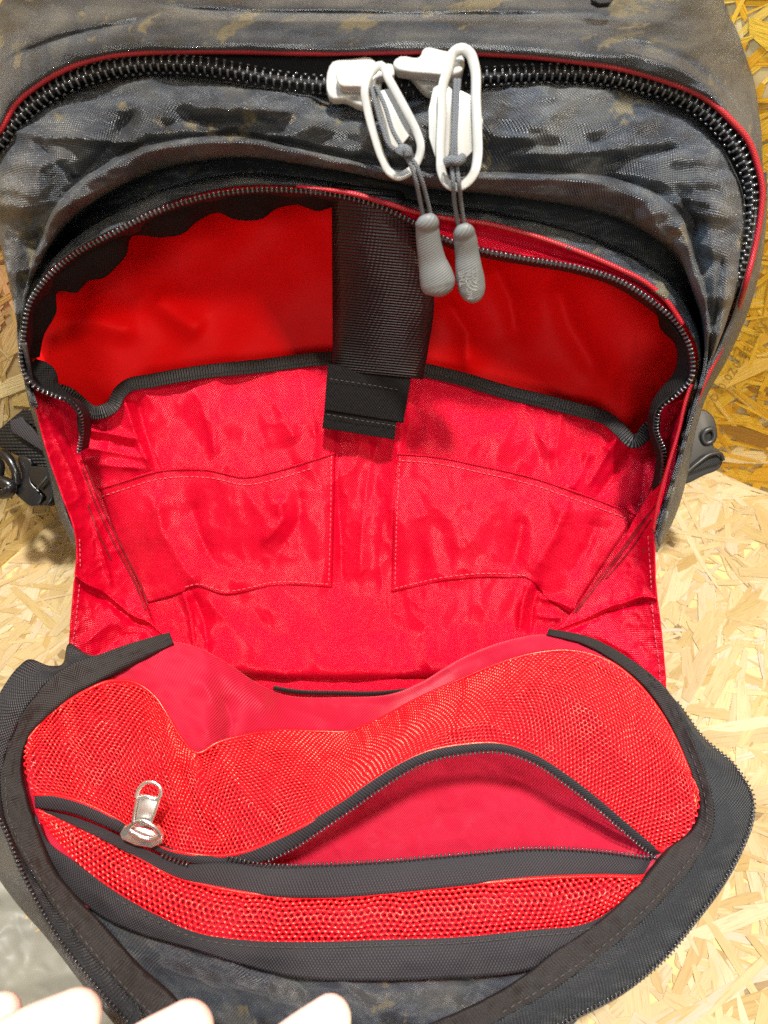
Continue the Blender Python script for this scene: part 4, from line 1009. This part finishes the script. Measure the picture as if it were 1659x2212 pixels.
RZ = [(1432, 1488, .372), (1462, 1516, .370), (1520, 1594, .360), (1588, 1655, .350), (1628, 1728, .342), (1624, 1772, .337), (1594, 1850, .330), (1549, 1926, .324), (1502, 1988, .318), (1440, 2066, .311), (1350, 2138, .305), (1216, 2210, .298), (1120, 2262, .292)]
rz = sheet('flap_zipper', [RZi, [(a[0]*.5+b[0]*.5, a[1]*.5+b[1]*.5, a[2]*.5+b[2]*.5-.0015) for a, b in zip(RZi, RZ)], RZ], 160, 12, M_ZTAPE, pack, noise=[(.0008, 40, 84, 1, 1)])
TF = tooth_mesh('flap_tooth', .0022, .00055, M_TOOTHG, 1.4)
teeth(px_path([(x, y, d-.0005) for x, y, d in LZ[8:]], 300), .0021, TF, lz.obj, (1,), 0.0, flip=-1, lift=.0005)
teeth(px_path([(x, y, d-.0005) for x, y, d in RZ[1:]], 300), .0021, TF, rz.obj, (1,), 0.0, flip=1, lift=.0003)
# outer face of the flap seen beyond the teeth, curling under
LX = [(-40, 1660, .336), (-22, 1730, .329), (4, 1778, .323), (46, 1886, .314), (116, 2016, .304), (216, 2146, .292), (290, 2230, .286)]
LX2 = [(-120, 1700, .345), (-60, 1780, .338), (-20, 1860, .332), (34, 1945, .324), (96, 2020, .314), (196, 2150, .300), (270, 2240, .292)]
LX3 = [(-100, 1720, .375), (-40, 1800, .368), (0, 1880, .362), (60, 1950, .354), (130, 2030, .344), (230, 2160, .330), (310, 2250, .32)]
sheet('flap_outer_fabric', [LX, LX2, LX3], 120, 20, M_CAMO, pack, noise=[(.0015, 60, 85, 1, 1)])
RX2 = [(1450, 1560, .385), (1500, 1640, .375), (1570, 1720, .365), (1600, 1790, .355), (1560, 1880, .345), (1480, 1990, .335), (1360, 2110, .325), (1200, 2212, .315)]
sheet('flap_outer_fabric', [[(1462, 1518, .372), (1520, 1596, .362), (1588, 1657, .352), (1627, 1745, .343), (1594, 1852, .332), (1502, 1990, .320), (1350, 2140, .307), (1216, 2212, .300)], RX2], 120, 12, M_CAMO, pack)

# --- main zipper sliders with cord pulls
def pull_depth(y): return float(FP(y))-.012
s1 = plate('zipper_slider', px_round([(718, 131), (760, 125), (803, 123), (818, 140), (817, 205), (792, 230), (768, 224), (745, 212), (718, 213)], 3), .296, .005, M_WHITE, pack, .0012)
plate('slider_bridge', px_round([(729, 148), (745, 141), (800, 143), (850, 139), (852, 162), (815, 166), (810, 188), (770, 186), (732, 182)], 3), .2905, .005, M_WHITE, s1, .0014)
tube('pull_loop', px_loop([(806, 152, .286), (822, 142, .286), (840, 172, .286), (863, 213, .287), (884, 252, .288), (901, 287, .290), (909, 317, .291), (902, 347, .293), (884, 371, .294), (860, 381, .295), (841, 371, .294), (828, 347, .293), (808, 290, .291), (793, 232, .289), (788, 196, .287)], 80), .0018, M_WHITE, s1, 12, True, .5)
plate('pull_tongue', px_round([(818, 196), (838, 190), (884, 294), (862, 318), (848, 326), (826, 270)], 2), lambda x, y: .2895+.00003*(y-200), .0012, M_WHITE, s1, .0004)
def cord(par, strands_):
    for c in strands_: tube('cord', px_path(c, 60), .00095, M_CORD, par, 7)
cord(s1, [[(802, 188, .2865), (812, 225, .2855), (826, 275, .286), (846, 318, .287), (868, 330, .287)], [(812, 186, .2865), (830, 225, .2855), (850, 285, .286), (872, 322, .287)],
          [(868, 326, .287), (884, 350, .287), (897, 385, .290), (905, 420, .296), (914, 464, .304)], [(878, 330, .287), (896, 352, .287), (910, 385, .290), (920, 420, .296), (931, 464, .304)]])
tube('cord_knot', px_path([(862, 334, .2855), (870, 322, .2845), (880, 326, .2845), (882, 336, .2855)], 16), .0020, M_CORD, s1, 8)
def puller(par, prof):
    """ribbed rubber grip moulded on the cord: (x, y, depth, half width)"""
    q = catmull([(p[0], p[1], p[2]) for p in prof], 40)
    s0 = np.concatenate([[0], np.cumsum(np.linalg.norm(np.diff(np.array(prof)[:, :2], axis=0), axis=1))]); s0 /= s0[-1]
    r = hermite(np.array([[p[3]] for p in prof], float), s0, np.linspace(0, 1, 40))[:, 0]
    r = np.maximum(r, .5)*q[:, 2]/FPX
    V, F, uv = tube_data(U(q[:, 0], q[:, 1], q[:, 2]), r, 28, False, .62)
    return mesh_obj('cord_grip', V, F, M_RUBBER, par, True, uv)
puller(s1, [(920, 466, .304, 16), (921, 470, .304, 21), (923, 495, .308, 25), (927, 530, .313, 27), (934, 565, .318, 30), (943, 600, .322, 37), (947, 618, .324, 37), (950, 632, .325, 27), (951, 640, .326, 8)])
s2 = plate('zipper_slider', px_round([(850, 135), (880, 128), (985, 128), (990, 165), (970, 185), (948, 200), (926, 200), (905, 182), (888, 162), (862, 150)], 3), .296, .005, M_WHITE, pack, .0012)
plate('slider_bridge', px_round([(848, 134), (862, 121), (908, 120), (914, 104), (960, 108), (1000, 118), (1001, 150), (976, 161), (930, 158), (877, 153), (856, 148)], 3), .289, .006, M_WHITE, s2, .0014)
tube('pull_loop', px_loop([(982, 112, .285), (998, 106, .2845), (1015, 116, .2845), (1024, 140, .285), (1028, 219, .287), (1031, 290, .289), (1031, 342, .291), (1024, 374, .292), (1006, 396, .293), (984, 404, .294), (966, 396, .293), (954, 372, .292), (952, 340, .291), (955, 246, .288), (958, 180, .286), (968, 150, .2855)], 90), .0022, M_WHITE, s2, 12, True, .5)
plate('pull_tongue', px_round([(958, 176), (974, 186), (980, 300), (972, 338), (958, 345)], 2), lambda x, y: .2885+.00003*(y-200), .0012, M_WHITE, s2, .0004)
plate('pull_tongue', px_round([(994, 194), (1012, 197), (1020, 334), (990, 345)], 2), lambda x, y: .2885+.00003*(y-200), .0012, M_WHITE, s2, .0004)
cord(s2, [[(984, 172, .285), (982, 230, .2845), (979, 300, .285), (976, 352, .287), (979, 390, .288), (982, 437, .297), (990, 486, .306)], [(992, 172, .285), (988, 230, .2845), (984, 300, .285), (986, 352, .287), (991, 390, .288), (996, 437, .297), (1003, 486, .306)]])
tube('cord_knot', px_path([(962, 352, .286), (974, 346, .2845), (990, 348, .2845), (1000, 340, .286)], 20), .0019, M_CORD, s2, 8)
g2 = puller(s2, [(998, 486, .306, 13), (999, 490, .306, 18), (1004, 512, .310, 24), (1009, 550, .316, 26), (1013, 585, .320, 29), (1018, 615, .324, 30), (1021, 635, .326, 26), (1022, 648, .327, 16), (1022, 654, .328, 5)])

# raised lettering and arcs on the right grip
def emboss():
    lines = [('THE', 591), ('NORTH', 600), ('FACE', 609)]
    base = U(1017, 600, .3095); ex = U(1027, 596, .3095)-U(1017, 600, .3095); ex /= np.linalg.norm(ex)
    # the lettering reads along the grip, turned a quarter
    rd = U(1016, 640, .3135)-U(1010, 565, .306); rd /= np.linalg.norm(rd)
    up = np.cross(CP-base, rd); up /= np.linalg.norm(up)
    nn = np.cross(rd, up)
    if nn@(CP-base) < 0: nn = -nn; up = -up
    rd2, up2 = -rd, -up
    if np.cross(rd2, up2)@(CP-base) < 0: up2 = -up2
    for k, (txt, _) in enumerate(lines):
        cu = bpy.data.curves.new('emboss', 'FONT'); cu.body = txt; cu.size = .0036; cu.extrude = .00025; cu.align_x = 'RIGHT'; cu.space_character = 1.05; cu.offset = .00004
        o = bpy.data.objects.new('emboss', cu); COL.objects.link(o); bpy.context.view_layer.update()
        me = bpy.data.meshes.new_from_object(o.evaluated_get(bpy.context.evaluated_depsgraph_get())); bpy.data.objects.remove(o)
        c0 = base+rd2*.0036+up2*(.0028-.0030*k)+nn*.0002
        for v in me.vertices:
            v.co = Vector(c0+rd2*v.co.x+up2*v.co.y+nn*v.co.z)
        me.materials.clear(); me.materials.append(M_EMBOSS)
        ob = bpy.data.objects.new('embossed_lettering', me); COL.objects.link(ob); ob.parent = s2
    cc = base-rd2*.0042+up2*(-.0033)+nn*.0002
    cc = base+rd*.0010-up2*.0026+nn*.0003
    for r in (.0018, .0033, .0048):
        a = np.linspace(0, math.pi/2, 14)
        P = np.array([cc+rd*(r*math.cos(t))+up2*(r*math.sin(t)) for t in a])
        tube('embossed_arc', P, .00033, M_EMBOSS, s2, 6)
emboss()

# --- buckle straps at the sides
def WD(x, y): return .455
bs = plate('side_strap', [(49, 884), (79, 886), (100, 950), (122, 1010), (102, 1017), (0, 966), (-30, 950), (-30, 925), (0, 925), (19, 908)], lambda x, y: .44, .004, M_WEB, pack, .0006)
plate('strap_keeper', [(20, 908), (46, 900), (110, 968), (106, 984), (24, 932)], .434, .003, M_GREYTAPE, bs, .0006)
plate('strap_fold', [(50, 903), (66, 887), (80, 891), (98, 938)], .432, .003, M_WEB, bs, .0005)
bk_ = plate('side_buckle', px_round([(40, 985), (64, 990), (66, 1040), (92, 1074), (84, 1090), (67, 1094), (49, 1082), (28, 1056), (30, 1043), (42, 1040)], 3), .437, .009, M_PLASTIC, pack, .002)
bk_['label'] = 'black plastic side release buckle half on the left strap'
plate('buckle_prong', px_round([(62, 1010), (92, 1008), (119, 1015), (120, 1031), (113, 1049), (112, 1080), (98, 1094), (89, 1088), (100, 1078), (84, 1056), (64, 1036)], 3), .4365, .009, M_PLASTIC, bk_, .002)
tube('buckle_bow', px_path([(4, 978, .436), (20, 992, .434), (33, 1018, .434), (37, 1046, .436)], 30), .0028, M_PLASTIC, bk_, 8)
tube('buckle_bow', px_path([(-12, 1040, .436), (8, 1042, .433), (22, 1050, .433), (14, 1064, .435), (-8, 1060, .436)], 30), .0042, M_PLASTIC, bk_, 8)
tube('buckle_bow', px_path([(-14, 990, .440), (-4, 1006, .438), (-6, 1026, .438)], 30), .0040, M_PLASTIC, bk_, 8)
tube('buckle_rib', px_path([(80, 1056, .4335), (92, 1042, .432), (102, 1030, .4325)], 20), .0010, M_PLASTICG, bk_, 6)

rbk = plate('side_buckle', px_round([(1478, 935), (1500, 905), (1519, 884), (1535, 892), (1549, 922), (1549, 946), (1541, 962), (1557, 975), (1563, 994), (1558, 1008), (1520, 1028), (1478, 1046)], 4), lambda x, y: .432+.00002*(y-960), .012, M_PLASTICG, pack, .0035)
rbk['label'] = 'charcoal plastic buckle socket on the right side strap'
tube('buckle_eye', px_loop([(1518, 942, .4305), (1526, 930, .4295), (1537, 927, .4295), (1543, 938, .430), (1537, 954, .431), (1524, 957, .4315)], 36), .0017, M_PLASTICG, rbk, 8, True)
plate('buckle_eye_hollow', px_round([(1522, 942), (1530, 932), (1539, 934), (1537, 949), (1527, 953)], 3), .4308, .002, M_TAPE, rbk, .0003)
plate('buckle_mouth', px_round([(1486, 1022), (1512, 1000), (1536, 985), (1553, 984), (1558, 996), (1530, 1008)], 3), .4305, .002, M_TAPE, rbk, .0004)
tube('buckle_lip', px_path([(1482, 1022, .430), (1510, 998, .4285), (1536, 981, .428), (1556, 980, .4285), (1562, 994, .430)], 40), .0012, M_PLASTICG, rbk, 8)
plate('side_strap', [(1488, 916), (1508, 876), (1526, 900), (1520, 922)], .436, .003, M_WEB, pack, .0005)

# ------------------------------------------------------------------ the hand holding the flap
def hand():
    fingers = [[(-330, 2400, .272, 46), (-220, 2300, .266, 46), (-90, 2228, .260, 48), (0, 2192, .258, 44)],
               [(-190, 2460, .266, 56), (-80, 2340, .254, 58), (55, 2246, .245, 64), (160, 2200, .244, 58)],
               [(40, 2560, .262, 58), (160, 2410, .252, 58), (295, 2288, .245, 64), (402, 2228, .244, 60)],
               [(330, 2600, .262, 52), (500, 2400, .255, 50), (640, 2252, .249, 54), (712, 2202, .249, 48)],
               [(-40, 2700, .290, 60), (60, 2600, .300, 56), (160, 2480, .306, 54), (240, 2400, .308, 46)]]
    bm = bmesh.new()
    def chain(P, R, seg=14):
        P = np.array(P); V, F, _ = tube_data(P, R, seg)
        vs = [bm.verts.new(v) for v in V]
        for f in F: bm.faces.new([vs[i] for i in f])
        for p, r in ((P[0], R[0]), (P[-1], R[-1])):
            bmesh.ops.create_icosphere(bm, subdivisions=3, radius=r, matrix=Matrix.Translation(Vector(p)))
    for f in fingers:
        q = catmull([(a[0], a[1], a[2]) for a in f], 22)
        s = np.linspace(0, 1, 22); r = np.interp(s, np.linspace(0, 1, len(f)), [a[3]*a[2]/FPX for a in f])
        chain(U(q[:, 0], q[:, 1], q[:, 2]), r)
    palm = [(-300, 2440, .276), (-180, 2480, .273), (-20, 2530, .272), (150, 2610, .270), (330, 2620, .270)]
    q = catmull(palm, 16); chain(U(q[:, 0], q[:, 1], q[:, 2]), np.full(16, .0115))
    palm = [(-200, 2560, .285), (-40, 2680, .284), (180, 2740, .284), (330, 2700, .280)]
    q = catmull(palm, 16); chain(U(q[:, 0], q[:, 1], q[:, 2]), np.full(16, .0150))
    palm = [(-60, 2720, .290), (-60, 2950, .31), (-80, 3200, .33)]
    q = catmull(palm, 16); chain(U(q[:, 0], q[:, 1], q[:, 2]), np.full(16, .024))
    me = bpy.data.meshes.new('person'); bm.to_mesh(me); bm.free(); me.materials.append(M_SKIN)
    o = bpy.data.objects.new('person', me); COL.objects.link(o)
    r = o.modifiers.new('remesh', 'REMESH'); r.mode = 'VOXEL'; r.voxel_size = .0011; r.use_smooth_shade = True
    s = o.modifiers.new('smooth', 'SMOOTH'); s.factor = .5; s.iterations = 8
    o['label'] = 'bare fingertips of a hand holding the lower edge of the opened flap'; o['category'] = 'person'
hand()

# ------------------------------------------------------------------ crumpled plastic bag on the board at the lower left
M_BAG = plain_mat('grey_green_film', (0.22, 0.22, 0.19), 0.5, 0.4, noise=0.1, nscale=30, var=0.25)
def bag():
    rows = []
    for y, h in ((1790, .003), (1850, .008), (1930, .010), (1965, .004), (2000, .006), (2060, .012), (2110, .006), (2170, .012), (2260, .005)):
        rows.append([(x, y-.16*(x-60)*(1 if y > 1970 else -.1), floor_d(y-.16*(x-60)*(1 if y > 1970 else -.1))-h*(.6+.4*math.cos(x/90+y/60))) for x in (-170, -90, -20, 50, 120, 190, 260)])
    s = sheet('plastic_bag', rows, 80, 90, M_BAG, None, noise=[(.0010, 120, -91, 1, 1)], thick=.0004)
    s.obj['label'] = 'crumpled grey green plastic bag lying on the board beside the flap'; s.obj['category'] = 'bag'
bag()
